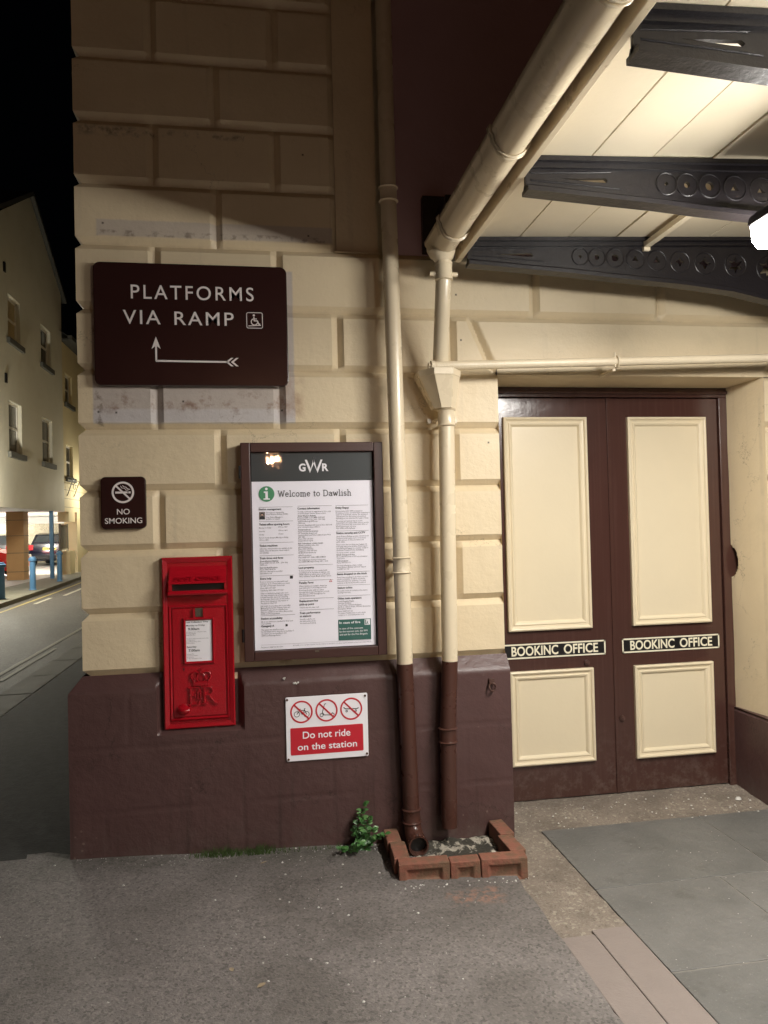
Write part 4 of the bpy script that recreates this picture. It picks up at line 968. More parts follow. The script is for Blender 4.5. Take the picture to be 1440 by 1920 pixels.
column('text_column', C2, [('r', 1.695), ('h', 1.679, 'Contact information')]+para(1.665, .0088, ['To make comments or suggestions or for a copy', 'of our Passenger Charter, please contact:'])+[('s', 1.645, 'Great Western Railway')]+para(1.636, .0088, ['Freepost GWR CUSTOMER SUPPORT', 'Phone 03457 000 125, 0600 - 2300 daily', 'GWR.Feedback@GWR.com', 'GWR.com'])+
  para(1.600, .0088, ['If you are dissatisfied with how we have dealt with', 'your comments, please write to:'])+[('s', 1.579, 'Transport Focus')]+para(1.570, .0088, ['Freepost RTEH-XAGE-BYKZ', '177 Cambridge Bridge Road', 'Southend Enterprise Park, Southend upon Avon', 'SS99 3BD', 'Phone 0300 123 2350', 'transportfocus.org.uk'])+
  [('s', 1.513, 'Rail Ombudsman contact details')]+para(1.504, .0088, ['Website including online chat:', 'railombudsman.org', 'Phone 0330 094 0362', 'Textphone: 0330 094 0363', 'info@railombudsman.org'])+para(1.456, .010, ['@RailOmbudsman', 'Post: FREEPOST - RAIL OMBUDSMAN'])+para(1.434, .0085, ['The Ombudsman Contact Centre team', 'are available Monday to Friday 0800 - 2000'])+
  [('r', 1.412), ('h', 1.396, 'Lost property')]+para(1.382, .009, ['To find out how best to be reunited with', 'something lost on our trains or stations, visit', 'GWR.com/lost or tell the site, Lost Property', 'Office at Bristol Temple Meads (always option)'])+
  [('r', 1.339), ('h', 1.324, 'Penalty Fares')]+para(1.309, .0088, ['Where facilities are available, always buy', 'your ticket prior to boarding your train.'])+para(1.289, .0088, ['If you board a train without a ticket,', 'you may have to pay a Penalty Fare of £100,', 'plus the price of the full single fare for', 'your intended journey.'])+
  [('r', 1.252), ('h', 1.237, 'Replacement bus'), ('h', 1.221, 'pick-up point')]+para(1.207, .009, ['Outside near the main road'])+[('r', 1.198), ('h', 1.180, 'Train performance'), ('h', 1.165, 'at stations')]+para(1.151, .0095, ['Scan the code for our', 'live train services from', 'this station performing.']))
column('text_column', C3, [('r', 1.694), ('h', 1.679, 'Delay Repay')]+para(1.664, .0088, ['If your journey with GWR is delayed by', '15 minutes or more, we will provide compensation', 'under our Delay Repay scheme. The amount of', 'compensation you can receive is determined', 'depending on your ticket and the length of delay.'])+para(1.616, .0088, ['The easiest and quickest way to receive', 'compensation is to apply online, but you can also', 'pick up a form from any of our ticket offices or', 'download and print one from', 'Visit GWR.com/DelayRepay'])+
  [('r', 1.571), ('h', 1.557, 'Station security and CCTV')]+para(1.542, .009, ['Great Western Railway operates Closed Circuit', 'Television at this station and on some trains', 'for the purpose of crime prevention and', 'public safety.'])+para(1.502, .009, ['Please ensure that you keep your luggage and', 'belongings with you at all times. Please report', 'any unattended luggage to a member of staff or', 'the British Transport Police immediately.'])+para(1.464, .009, ['To report a crime, contact:'])+[('s', 1.453, 'British Transport Police')]+para(1.444, .009, ['Phone 0800 40 50 40 or 999 in an emergency', 'Text 61016'])+
  [('s', 1.424, 'Crimestoppers')]+para(1.415, .009, ['Phone 0800 555 111'])+para(1.402, .009, ['For more information, please contact', 'Great Western Railway Customer Support', 'on 03457 000 125'])+
  [('r', 1.373), ('h', 1.359, 'Items dropped on the track')]+para(1.345, .0092, ['If you drop something on the track, you must', 'speak to a member of staff at once by the', 'help point button for assistance. You must', 'never go on the track yourself to collect it.'])+[('r', 1.309), ('h', 1.293, 'Station toilets')]+para(1.280, .009, ['Accessible toilets are available at this station,', 'opening hours vary.'])+
  [('r', 1.258), ('h', 1.242, 'Other train operators'), ('s', 1.229, 'CrossCountry Trains')]+para(1.220, .009, ['Customer Relations', 'CrossCountry Customer Relations', '5th Floor, Cannon House, 18 Priory Queensway,', 'Birmingham, B4 6BS'])+para(1.181, .009, ['Phone 03447 369 123', 'To contact Trainline and on some details', 'contact us or crosscountrytrains.co.uk']))
mb = MB(); mb.box(.359, .5175, y+.0004, y+.001, 1.044, 1.144, 0); put_text(mb, 'In case of fire', .364, 1.124, .0105, y, mi=1, bold=.022, res=2, x1=.466)
for i, s in enumerate(['In case of fire, evacuate', 'by the nearest exit, dial 999', 'and ask for the Fire Brigade']): put_text(mb, s, .364, 1.097-.0145*i, .0083, y, mi=1, bold=.006, res=2)
mb.box(.487, .513, y, y+.0005, 1.114, 1.141, 1); yy = y-.0004
mb.box(.490, .4945, yy, yy+.0003, 1.116, 1.139, 0); mb.stroke([(.503, 1.133), (.500, 1.125), (.505, 1.119)], .003, yy, 0, th=.0003); mb.stroke([(.500, 1.125), (.497, 1.118)], .003, yy, 0, th=.0003)
rel(t, mb, 'fire_notice', [M['teal'], M['white']])
mb = MB(); mb.box(-.005, .022, y, y+.0005, 1.635, 1.671, 0); yy = y-.0003
mb.poly([(-.004, 1.636), (.021, 1.636), (.019, 1.648), (.0085, 1.652), (-.002, 1.648)], yy, 1, .0003); mb.disc((.0085, yy-.0001, 1.660), .0078, 'y', 14, 1, .0002); mb.disc((.0085, yy-.0003, 1.6575), .0048, 'y', 14, 2, .0002)
rel(t, mb, 'portrait', [M['kerb'], M['ink'], M['skin']])
mb = MB(); mb.box(.133, .147, y, y+.0004, 1.350, 1.364, 0); rel(t, mb, 'access_symbol', [M['ink']])
mb = MB(); mb.box(.107, .117, y, y+.0004, 1.1245, 1.1345, 0); rel(t, mb, 'access_symbol', [M['ink']]); mb = MB()
mb.poly([(.319, 1.328), (.335, 1.328), (.327, 1.3415)], y, 1); mb.poly([(.323, 1.3305), (.331, 1.3305), (.327, 1.3375)], y-.0004, 2, .0003); rel(t, mb, 'warning_symbol', [M['ink'], M['redprint'], M['paper']]); mb = MB()
mb.box(-.01, .517, y, y+.0004, 1.0405, 1.0412, 3); put_text(mb, 'This poster is displayed at this station', -.01, 1.027, .0058, y, mi=0, res=1, xs=.8); put_text(mb, 'All details correct at time of print. Visit the website or ask staff for the latest station information before you travel with us', .14, 1.030, .0052, y, mi=3, res=1, x1=.516)
rel(t, mb, 'small_print', [M['ink'], M['redprint'], M['paper'], M['grey_ink']])
tag(rel(t, MB().box(.243, .262, YF-.003, YF, .999, 1.006), 'catch', M['brass']), None)

# ================================================================== LETTER BOX
t = empty('letter_box', (-.297, 0, 1.07), 'red cast iron wall letter box set into the corner of the wall', 'letter box')
x0, x1, z0, z1 = -.459, -.136, .670, 1.467
mb = MB(); YB = -.03
mb.box(x0, x1, YB+.002, .05, z0, z1)
def frame(mb, x0, x1, z0, z1, w_, y0, y1, mi=0, s=0):
    """mitred frame; s slants the inner edge back"""
    o = [(x0, z0), (x1, z0), (x1, z1), (x0, z1)]; i_ = [(x0+w_, z0+w_), (x1-w_, z0+w_), (x1-w_, z1-w_), (x0+w_, z1-w_)]
    e = [(x0+.005, z0+.005), (x1-.005, z0+.005), (x1-.005, z1-.005), (x0+.005, z1-.005)]
    vs = [(a, y1, b) for a, b in o]+[(a, y0+.004, b) for a, b in o]+[(a, y0, b) for a, b in e]+[(a, y0+s, b) for a, b in i_]+[(a, y1, b) for a, b in i_]
    mb.add(vs, [(4*k+j, 4*k+(j+1) % 4, 4*(k+1)+(j+1) % 4, 4*(k+1)+j) for k in range(4) for j in range(4)], mi)
frame(mb, x0, x1, z0, z1, .024, YB-.016, YB+.004, s=.006)
frame(mb, x0+.026, x1-.026, .706, 1.241, .012, YB-.010, YB+.004, s=.004)
mb.box(x0+.024, x1-.024, YB-.005, YB+.003, 1.241, 1.443)
put_text(mb, 'NEXT', -.322, 1.270, .012, YB-.009, x1=-.268, bold=.01, depth=.005); put_text(mb, 'COLLECTION', -.365, 1.2515, .0135, YB-.009, x1=-.228, bold=.01, depth=.005)
put_text(mb, 'W.T.ALLEN & Co LONDON', -.425, .6895, .011, YB-.0125, x1=-.178, bold=.01, depth=.006)
rel(t, mb, 'body', M['red'], bevel=.0015)
mb = MB(); hx0, hx1 = -.424, -.163
pr = [(YB-.004, 1.425), (YB-.012, 1.405), (YB-.055, 1.352), (YB-.058, 1.345)]
mb.prism([(YB+.002, 1.43)]+pr+[(YB-.058, 1.346), (YB+.002, 1.346)], hx0, hx1, 'x')
mb.prism([(YB+.002, 1.313), (YB-.052, 1.313), (YB-.060, 1.300), (YB-.058, 1.294), (YB+.002, 1.288)], hx0-.004, hx1+.004, 'x')
mb.prism([(YB+.002, 1.346), (YB-.056, 1.346), (YB-.056, 1.313), (YB+.002, 1.313)], hx0, hx0+.014, 'x'); mb.prism([(YB+.002, 1.346), (YB-.056, 1.346), (YB-.056, 1.313), (YB+.002, 1.313)], hx1-.010, hx1, 'x')
mb.box(hx0+.014, hx1-.010, YB-.018, YB-.012, 1.313, 1.346, 1)
tb = MB(); put_text(tb, 'POST OFFICE', -.397, 1.360, .0165, 0, x1=-.188, bold=.004, depth=.010, spacing=1.1)
tb.v = [(a, b+YB-.055+(c-1.352)*.81-.0085, c) for a, b, c in tb.v]; mb.add(tb.v, tb.f)
rel(t, mb, 'hood', [M['red'], M['black']], bevel=.0015)
dm = MB(); dm.box(-.418, -.178, YB-.006, YB, .722, 1.226)
dr = rel(t, dm, 'door', M['red'], bevel=.003)
def rd(mb, n, m, **k):
    o = t.location; mb.v = [(a-o.x, b-o.y, c-o.z) for a, b, c in mb.v]; return mb.build(n, m, dr, **k)
YD = YB-.006
mb = MB(); frame(mb, -.367, -.225, .967, 1.182, .012, YD-.014, YD, s=.006); mb.box(-.322, -.311, YD-.012, YD, 1.180, 1.226); mb.box(-.276, -.266, YD-.012, YD, 1.180, 1.226)
rd(mb, 'card_frame', M['red'], bevel=.001)
mb = MB(); mb.box(-.311, -.276, YD-.003, YD, 1.186, 1.226); rd(mb, 'tablet_plate', M['brass'], bevel=.001)
mb = MB(); mb.box(-.356, -.237, YD-.003, YD-.001, .978, 1.171, 0); y = YD-.0036
put_text(mb, 'Last Collection Time', -.354, 1.159, .0062, y, mi=1, bold=.02, x1=-.253); put_text(mb, 'Monday to Friday', -.353, 1.143, .0072, y, mi=1, bold=.015, x1=-.268); put_text(mb, '9.00am', -.345, 1.125, .0105, y, mi=1, bold=.025, x1=-.294)
for i, s in enumerate(['A 5.30pm or later collection is made', 'from the Dawlish', 'Royal Mail Office']): put_text(mb, s, -.353, 1.114-.007*i, .0042, y, mi=2, res=1)
for i, s in enumerate(['The latest collection in this area is made', 'at 5.30pm from', 'Royal Mail Delivery Office,', 'Newton Abbot']): put_text(mb, s, -.353, 1.083-.007*i, .0042, y, mi=2, res=1)
put_text(mb, 'Saturday', -.352, 1.043, .0075, y, mi=1, bold=.018, x1=-.308); put_text(mb, '7.00am', -.344, 1.025, .0105, y, mi=1, bold=.025, x1=-.294)
for i, s in enumerate(['Royal Mail', 'Postbox number', 'Postcode', 'More information online']): put_text(mb, s, -.345, 1.011-.007*i, .0042, y, mi=2, res=1); mb.disc((-.351, y, 1.0125-.007*i), .0015, 'y', 8, 1, .0004)
rd(mb, 'collection_card', [M['white'], M['ink'], M['ink']])
# crown and cypher
mb = MB(); y = YD-.007
mb.box(-.325, -.257, y-.004, YD, .868, .879); mb.tube([(-.326, y, .866), (-.256, y, .866)], .0035, 8); mb.tube([(-.326, y, .881), (-.256, y, .881)], .003, 8)
for q in (-1, 1):
    mb.tube([(-.291+q*.030, y, .881), (-.291+q*.046, y, .905), (-.291+q*.042, y, .924), (-.291+q*.024, y, .931), (-.291+q*.005, y, .922)], .0038, 8)
    mb.tube([(-.291+q*.012, y, .882), (-.291+q*.020, y, .900), (-.291+q*.016, y, .915), (-.291+q*.004, y, .922)], .003, 8)
    mb.disc((-.291+q*.026, y-.006, .898), .006, 'y', 10, 0, .01); mb.disc((-.291+q*.044, y-.004, .912), .0045, 'y', 10, 0, .008)
mb.disc((-.291, y-.006, .898), .0065, 'y', 10, 0, .01); mb.disc((-.290, y-.006, .929), .006, 'y', 12, 0, .01); mb.stroke([(-.290, .934), (-.290, .946)], .0035, y-.002, th=.006); mb.stroke([(-.295, .941), (-.285, .941)], .0035, y-.002, th=.006)
rd(mb, 'crown', M['red'], smooth=True, ang=50)
mb = MB(); y = YD-.006; th = .0065
def rs(pts, w_): mb.stroke(pts, w_, y-.006, th=th+.006)
rs([(-.338, .782), (-.338, .856)], .009); rs([(-.350, .857), (-.302, .857), (-.300, .846)], .0055); rs([(-.350, .780), (-.304, .780), (-.300, .792)], .0055); rs([(-.338, .820), (-.318, .820), (-.318, .812)], .005); rs([(-.318, .828), (-.318, .820)], .005)
rs([(-.276, .782), (-.276, .856)], .009); rs([(-.288, .780), (-.264, .780)], .005)
rs([(-.290, .858)]+[(-.258+.020*math.cos(rad(90-18*i)), .839+.019*math.sin(rad(90-18*i))) for i in range(11)]+[(-.276, .820)], .006); rs([(-.256, .820), (-.240, .796), (-.230, .784), (-.216, .779), (-.210, .783)], .0075)
for q in (-.3125, -.300): rs([(q+.006, .836), (q+.006, .805)], .004)
rs([(-.312, .836), (-.288, .836)], .003); rs([(-.312, .805), (-.288, .805)], .003)
rd(mb, 'royal_cypher', M['red'], bevel=.0012)
mb = MB(); mb.tube([(-.372, YD-.001, .757), (-.366, YD-.014, .758), (-.350, YD-.026, .757), (-.342, YD-.030, .756)], [.034, .030, .018, .004], 20); mb.v = [(a, b, .757+(c-.757)*.75) for a, b, c in mb.v]
mb.tube([(-.356, YD, .742), (-.340, YD-.012, .775)], .006, 10); rd(mb, 'knob', M['red'], smooth=True)
mb = MB(); mb.disc((-.368, YD-.002, .946), .0035, 'y', 12, 0, .003); mb.box(-.3695, -.3665, YD-.002, YD+.001, .936, .946); rd(mb, 'keyhole', M['black'])

# small fragments of old fixings stuck on the plinth
for (x, z, s, lbl) in ((.150, .853, .012, 'larger white scrap of old plaster stuck on the maroon plinth above the riding sign'), (.092, .878, .008, 'smaller white scrap of old plaster high on the maroon plinth near the letter box')):
    mb = MB()
    for k in range(5): 
        a = random.uniform(-s, s); b = random.uniform(-s*.5, s*.5); mb.tube([(x+a, -.052, z+b), (x+a*.7, -.062, z+b*.7)], [s*.45, s*.25], 6)
    tag(mb.build('plaster_scrap', M['grit']), lbl, 'scrap')

# ================================================================== BRICK SURROUND
t = empty('brick_surround', (.84, -.2, .05), 'low surround of orange bricks round the drain below the two pipes', 'brick surround')
def brick(x0, x1, y0, y1, z0, z1, frog, rz=0):
    mb = MB(); n = 0
    cx, cy, cz = (x0+x1)/2, (y0+y1)/2, (z0+z1)/2
    hx, hy, hz_ = (x1-x0)/2, (y1-y0)/2, (z1-z0)/2
    if frog == 'f':   # frog in the front face
        a, b = hx-.03, hz_-.026; c, d = a-.014, b-.012
        vs = [(-hx, -hy, -hz_), (hx, -hy, -hz_), (hx, -hy, hz_), (-hx, -hy, hz_), (-a, -hy, -b), (a, -hy, -b), (a, -hy, b), (-a, -hy, b), (-c, -hy+.014, -d), (c, -hy+.014, -d), (c, -hy+.014, d), (-c, -hy+.014, d),
              (-hx, hy, -hz_), (hx, hy, -hz_), (hx, hy, hz_), (-hx, hy, hz_)]
        fs = [(i, (i+1) % 4, 4+(i+1) % 4, 4+i) for i in range(4)]+[(4+i, 4+(i+1) % 4, 8+(i+1) % 4, 8+i) for i in range(4)]+[(8, 9, 10, 11), (15, 14, 13, 12)]+[(12+i, 12+(i+1) % 4, (i+1) % 4, i) for i in range(4)]
        mb.add(vs, fs)
    else:
        mb.box(-hx, hx, -hy, hy, -hz_, hz_)
    mb.v = [(a+.0015*random.uniform(-1, 1), b+.0015*random.uniform(-1, 1), c+.0015*random.uniform(-1, 1)) for a, b, c in mb.v]
    o = mb.build('brick', M['brick'], t, bevel=.004); o.location = (cx-.84, cy+.2, cz-.05); o.rotation_euler = (0, 0, rz); return o
brick(.560, .782, -.455, -.388, .02, .128, 'f', rad(-4)); brick(.786, .918, -.464, -.400, .01, .122, 'f', rad(-4)); brick(.922, 1.128, -.478, -.408, .005, .124, 'f', rad(-4))
brick(.552, .622, -.386, -.215, .02, .128, '', rad(-3)); brick(.548, .615, -.212, -.065, .03, .130, '', rad(-2))
brick(1.072, 1.142, -.405, -.235, .0, .122, '', rad(2)); brick(1.080, 1.148, -.232, -.062, .0, .126, '', rad(2))
mb = MB(); X = [.60+.02*i for i in range(25)]; Yq = [-.40+.02*i for i in range(18)]
vs = [(x, y_, .050+.035*max(0, n3(x, y_, 0, 14))+.012*n3(x, y_, 0, 40)) for y_ in Yq for x in X]; n = len(X)
mb.add(vs, [(j*n+i, j*n+i+1, (j+1)*n+i+1, (j+1)*n+i) for j in range(len(Yq)-1) for i in range(n-1)])
mb.v = [(a-.84, b+.2, c-.05) for a, b, c in mb.v]; mb.build('mortar_bed', M['mortar'], t, smooth=True)

# ================================================================== PLANTS AND LITTER
t = empty('weed', (.42, -.11, .06), 'small leafy green weed growing at the foot of the plinth', 'plant')
sm = MB(); lm = MB(); rnd = random.Random(3)
def leaf(mb, p, d, L, w_, mi=0):
    d = Vector(d).normalized(); up = Vector((rnd.uniform(-.4, .4), rnd.uniform(-1, -.2), rnd.uniform(.3, 1))).normalized(); sd = d.cross(up).normalized(); up = sd.cross(d)
    p = Vector(p); pr = [(0, .0), (.2, .6), (.45, 1), (.75, .75), (1, 0)]
    vs = []
    for a, b in pr:
        c = p+d*L*a-up*L*.25*a*a
        vs += [c-sd*w_*b*.5+up*w_*.12*b, c, c+sd*w_*b*.5+up*w_*.12*b]
    mb.add(vs, [(3*i+j, 3*i+j+1, 3*i+j+4, 3*i+j+3) for i in range(4) for j in (0, 1)], mi)
for (bx, by, tx, ty, h) in ((.41, -.09, .45, -.10, .235), (.415, -.085, .44, -.12, .20), (.42, -.09, .47, -.11, .17), (.41, -.10, .46, -.14, .12), (.43, -.11, .54, -.16, .11), (.40, -.12, .33, -.17, .07), (.42, -.10, .48, -.18, .15), (.44, -.09, .50, -.13, .09), (.40, -.1, .42, -.2, .10)):
    pts = [(bx+(tx-bx)*u+.006*math.sin(9*u), by+(ty-by)*u, .055+h*u-.02*u*u) for u in [i/7 for i in range(8)]]
    sm.tube(pts, [.0026-.00016*i for i in range(8)], 6)
    for i, p in enumerate(pts[1:]):
        for k in range(5 if h > .1 else 6):
            a = rnd.uniform(0, 6.28); L = rnd.uniform(.014, .036)
            leaf(lm, p, (math.cos(a), -abs(math.sin(a))*.8+.1, rnd.uniform(-.1, .6)), L, L*.62, rnd.choice((0, 0, 1)))
off = Vector((.42, -.11, .06))
for m_, nme, mt in ((sm, 'stem', [M['stem']]), (lm, 'leaves', [M['leaf'], M['leaf2']])):
    m_.v = [tuple(Vector(v)-off) for v in m_.v]; m_.nofix = True; m_.build(nme, mt, t, smooth=True)
mb = MB(); mb.nofix = True
for k in range(900):
    u = rnd.random(); x = -.36+.73*u
    dens = math.exp(-((x+.22)/.09)**2)+.9*math.exp(-((x+.03)/.07)**2)+.18
    if rnd.random() > dens: continue
    yb = -.062-rnd.random()*.05; h = rnd.uniform(.015, .05)*(dens*.6+.4); a = rnd.uniform(-1, 1); b = rnd.uniform(-1, .3); zz = asp(x, yb)-.002
    w_ = .0016
    mb.add([(x-w_, yb, zz), (x+w_, yb, zz), (x+w_*.7+a*h*.3, yb+b*h*.3, zz+h*.6), (x-w_*.7+a*h*.3, yb+b*h*.3, zz+h*.6), (x+a*h*.8, yb+b*h*.7, zz+h*.95)], [(0, 1, 2, 3), (3, 2, 4)], 0)
tag(mb.build('grass', [M['grass']]), 'short tufts of grass along the foot of the maroon plinth', 'grass', kind='stuff')
mb = MB()
def pebble(x, y_, z, s):
    k = 6; vs = [(x+s*math.cos(i*1.047+.3)*rnd.uniform(.6, 1.1), y_+s*.8*math.sin(i*1.047+.3)*rnd.uniform(.6, 1.1), z) for i in range(k)]
    vs += [(a*.6+x*.4, b*.6+y_*.4, z+s*.5) for a, b, c in vs]
    mb.add(vs, [(i, (i+1) % k, k+(i+1) % k, k+i) for i in range(k)]+[tuple(range(k, 2*k))])
for k in range(110):
    x = rnd.uniform(-.85, .55); y_ = -.062-rnd.random()**2*.12; pebble(x, y_, asp(x, y_), rnd.uniform(.0012, .004))
for k in range(230):
    x = rnd.uniform(-1.0, 1.0) if rnd.random() < .6 else rnd.uniform(.0, .6); y_ = -.07-rnd.random()**1.6*1.7; s = rnd.uniform(.0014, .0035) if rnd.random() < .8 else rnd.uniform(.004, .0075)
    if .54 < x < 1.15 and y_ > -.5: continue
    pebble(x, y_, asp(x, y_), s)
for k in range(70): 
    x = rnd.uniform(1.25, 2.65); y_ = rnd.uniform(-.06, .25); pebble(x, y_, .035+.09*max(0, y_), rnd.uniform(.002, .007))
for k in range(50):
    x = rnd.uniform(1.4, 2.4); y_ = rnd.uniform(-1.4, 0); pebble(x, y_, .032, rnd.uniform(.001, .003))
for k in range(30):
    x = rnd.uniform(.55, 1.15); y_ = rnd.uniform(-.53, -.49); pebble(x, y_, asp(x, y_), rnd.uniform(.002, .006))
tag(mb.build('grit', [M['grit']]), 'pale petals and grit scattered over the ground', 'grit', kind='stuff')
mb = MB(); pebble(2.56, .12, .04, .022); tag(mb.build('stone_chip', M['grit']), 'broken pale chip of stone lying at the right end of the doorway', 'stone')
for (x, y_, L, w_, a, lbl) in ((-.03, -1.12, .034, .022, .5, 'round dry leaf lying in the middle of the asphalt'), (-.02, -.20, .034, .012, .4, 'narrow curled brown leaf on the asphalt below the riding sign'), (-.49, -1.53, .035, .016, .9, 'crumpled pale leaf at the bottom edge of the asphalt'), (-.13, -1.02, .022, .018, 2, 'small oval dry leaf beside the round one on the asphalt')):
    mb = MB(); zz = asp(x, y_)+.002; pr = [(0, 0), (.25, .7), (.5, 1), (.8, .6), (1, 0)]; vs = []
    for u, b in pr:
        for q in (-1, 0, 1):
            lx = (u-.5)*L; ly = q*w_*b*.5; vs.append((x+lx*math.cos(a)-ly*math.sin(a), y_+lx*math.sin(a)+ly*math.cos(a), zz+.002*abs(q)*b+.003*u*u))
    mb.add(vs, [(3*i+j, 3*i+j+1, 3*i+j+4, 3*i+j+3) for i in range(4) for j in (0, 1)])
    o = mb.build('dead_leaf', M['deadleaf'], smooth=True); tag(o, lbl, 'leaf')

# ================================================================== ACROSS THE STREET
BX = -6.6
gb = empty('gabled_building', (BX, 17, 2.28), 'tall pale rendered building with a gable, raised on pillars over a car park', 'building')
def grel(mb, n, m, par=gb, **k):
    mb.v = [(a-BX, b-17, c-2.28) for a, b, c in mb.v]; return mb.build(n, m, par, **k)
# wall with window openings: polygon tiles in the (y,z) plane
wins = [(17.78, 18.82, 6.86, 8.08, M['pane_lit'], 'window with a warm lit blind, upper storey left'), (20.86, 21.93, 6.86, 8.08, M['pane'], 'dark window, upper storey right'),
        (17.73, 18.83, 3.78, 5.18, M['pane_curtain'], 'curtained window, lower storey left'), (20.85, 21.98, 3.78, 5.18, M['pane_curtain'], 'curtained window, lower storey right')]
def wall_tiles(mb, x, y0, y1, z0, z1, holes, th=.25):
    ys = sorted({y0, y1}|{h[0] for h in holes}|{h[1] for h in holes}); zs = sorted({z0, z1}|{h[2] for h in holes}|{h[3] for h in holes})
    for a, b in zip(ys[:-1], ys[1:]):
        for c, d in zip(zs[:-1], zs[1:]):
            if any(h[0] <= a and b <= h[1] and h[2] <= c and d <= h[3] for h in holes): continue
            mb.add([(x, a, c), (x, b, c), (x, b, d), (x, a, d)], [(0, 1, 2, 3)])
    for h in holes:
        for p in (((h[0], h[2]), (h[0], h[3])), ((h[0], h[3]), (h[1], h[3])), ((h[1], h[3]), (h[1], h[2])), ((h[1], h[2]), (h[0], h[2]))):
            (a, c), (b, d) = p; mb.add([(x, a, c), (x, b, d), (x-th, b, d), (x-th, a, c)], [(0, 1, 2, 3)])
mb = MB(); wall_tiles(mb, BX, 14.15, 23.35, 2.28, 8.3, wins)
mb.add([(BX, 23.35, 8.3), (BX, 23.35, 9.7), (BX, 19.95, 11.62), (BX, 14.15, 8.3)], [(0, 1, 2, 3)]); mb.add([(BX, 12, 2.28), (BX, 14.15, 2.28), (BX, 14.15, 8.3), (BX, 12, 7.1)], [(0, 1, 2, 3)])
mb.add([(BX, 23.35, 2.28), (-16, 23.35, 2.28), (-16, 23.35, 9.7), (BX, 23.35, 9.7)], [(0, 1, 2, 3)]); mb.add([(BX, 12, 2.28), (-16, 12, 2.28), (-16, 12, 7.1), (BX, 12, 7.1)], [(0, 3, 2, 1)])
mb.box(BX-.3, BX-.26, 14.4, 23.2, 2.4, 8.2)
grel(mb, 'wall', M['render'])
mb = MB(); mb.add([(BX, 12, 2.28), (BX, 23.35, 2.28), (-30, 23.35, 2.28), (-30, 12, 2.28)], [(0, 1, 2, 3)]); mb.add([(-6.9, 23.35, 2.30), (-6.9, 33, 2.30), (-30, 33, 2.30), (-30, 23.35, 2.30)], [(0, 1, 2, 3)]); mb.box(-30, -6.95, 32.8, 33.1, 2.0, 2.42)
grel(mb, 'soffit', M['ceil'])
mb = MB()
for a, b in (((12-.3, 6.95+.15), (19.95, 11.62)), ((23.65, 9.5), (19.95, 11.62))):
    mb.add([(BX+.12, a[0], a[1]+.02), (BX+.12, b[0], b[1]+.05), (-16, b[0], b[1]+.05), (-16, a[0], a[1]+.02), (BX+.12, a[0], a[1]+.14), (BX+.12, b[0], b[1]+.19), (-16, b[0], b[1]+.19), (-16, a[0], a[1]+.14)],
           [(0, 1, 2, 3), (4, 5, 6, 7), (0, 1, 5, 4), (0, 3, 7, 4), (1, 2, 6, 5)])
grel(mb, 'roof', M['slate'])
def window(par, y0, y1, z0, z1, pm_, lbl, base, x=BX):
    def r2(mb, n, m, p, **k):
        mb.v = [(a-base[0], b-base[1], c-base[2]) for a, b, c in mb.v]; return mb.build(n, m, p, **k)
    X_ = x-.10; f = .07; mz = (z0+z1)/2
    mb = MB()
    for a in ((y0, y0+f, z0, z1), (y1-f, y1, z0, z1), (y0+f, y1-f, z0, z0+f), (y0+f, y1-f, z1-f, z1), (y0+f, y1-f, mz-.03, mz+.03)): mb.box(X_-.04, X_, a[0], a[1], a[2], a[3])
    w_ = r2(mb, 'window', M['upvc'], par); w_['label'] = lbl
    mb = MB(); mb.box(X_-.05, X_-.03, y0+f, y1-f, z0+f, z1-f); r2(mb, 'pane', pm_, w_)
    mb = MB(); mb.box(x-.2, x+.09, y0-.13, y1+.15, z0-.15, z0); r2(mb, 'sill', M['sillstone'], w_)
for w_ in wins: window(gb, *w_, (BX, 17, 2.28))
for y_, z_ in ((17.52, 8.69), (17.50, 5.72)):
    mb = MB(); mb.box(BX, BX+.04, y_-.06, y_+.06, z_-.13, z_+.13); grel(mb, 'vent', M['black'])
for py in (21.82, 18.6, 15.4):
    mb = MB(); mb.box(-8.0, -7.48, py, py+.5, .09, 2.28)
    for q in (.35, .95, 1.5, 2.0): mb.box(-8.01, -7.47, py-.01, py+.51, q, q+.015, 1)
    grel(mb, 'pillar', [M['orange_stone'], M['sillstone']])
mb = MB(); mb.box(-6.72, -6.61, 21.9, 22.0, .1, 2.28); grel(mb, 'support_post', M['blue'])

cb = empty('cream_building', (BX, 23.7, .1), 'yellow cream building with a grey roof just behind the gabled building', 'building')
def crel(mb, n, m, **k):
    mb.v = [(a-BX, b-23.7, c-.1) for a, b, c in mb.v]; return mb.build(n, m, cb, **k)
cw = [(23.9, 24.86, 6.12, 7.18), (23.9, 24.86, 3.5, 4.66)]
mb = MB(); wall_tiles(mb, BX-.05, 23.36, 33, 2.3, 8.3, cw); mb.box(BX-.4, BX-.3, 23.4, 33, 2.3, 8.3); mb.box(-7.1, BX-.05, 24.2, 24.9, .09, .92); mb.box(-7.1, BX-.05, 25.3, 33, .09, 2.3); mb.box(-7.0, BX-.04, 24.05, 24.95, 1.95, 2.3)
for z_ in (2.45, 2.75, 3.05): mb.box(BX-.06, BX-.046, 23.36, 33, z_, z_+.012, 1)
crel(mb, 'wall', [M['render2'], M['sillstone']])
mb = MB(); mb.add([(BX+.35, 23.0, 8.2), (BX+.35, 34, 8.2), (-10, 34, 10.9), (-10, 23.0, 10.9)], [(0, 1, 2, 3)]); mb.box(BX+.28, BX+.42, 23.0, 34, 8.12, 8.26, 0); mb.box(BX-.05, BX+.35, 23.36, 34, 8.18, 8.22, 0)
crel(mb, 'roof', M['slate'])
for a in cw: window(cb, *a, M['pane'], 'upper window' if a[2] > 5 else 'lower window with an iron window box bracket', (BX, 23.7, .1), x=BX-.05)
mb = MB()
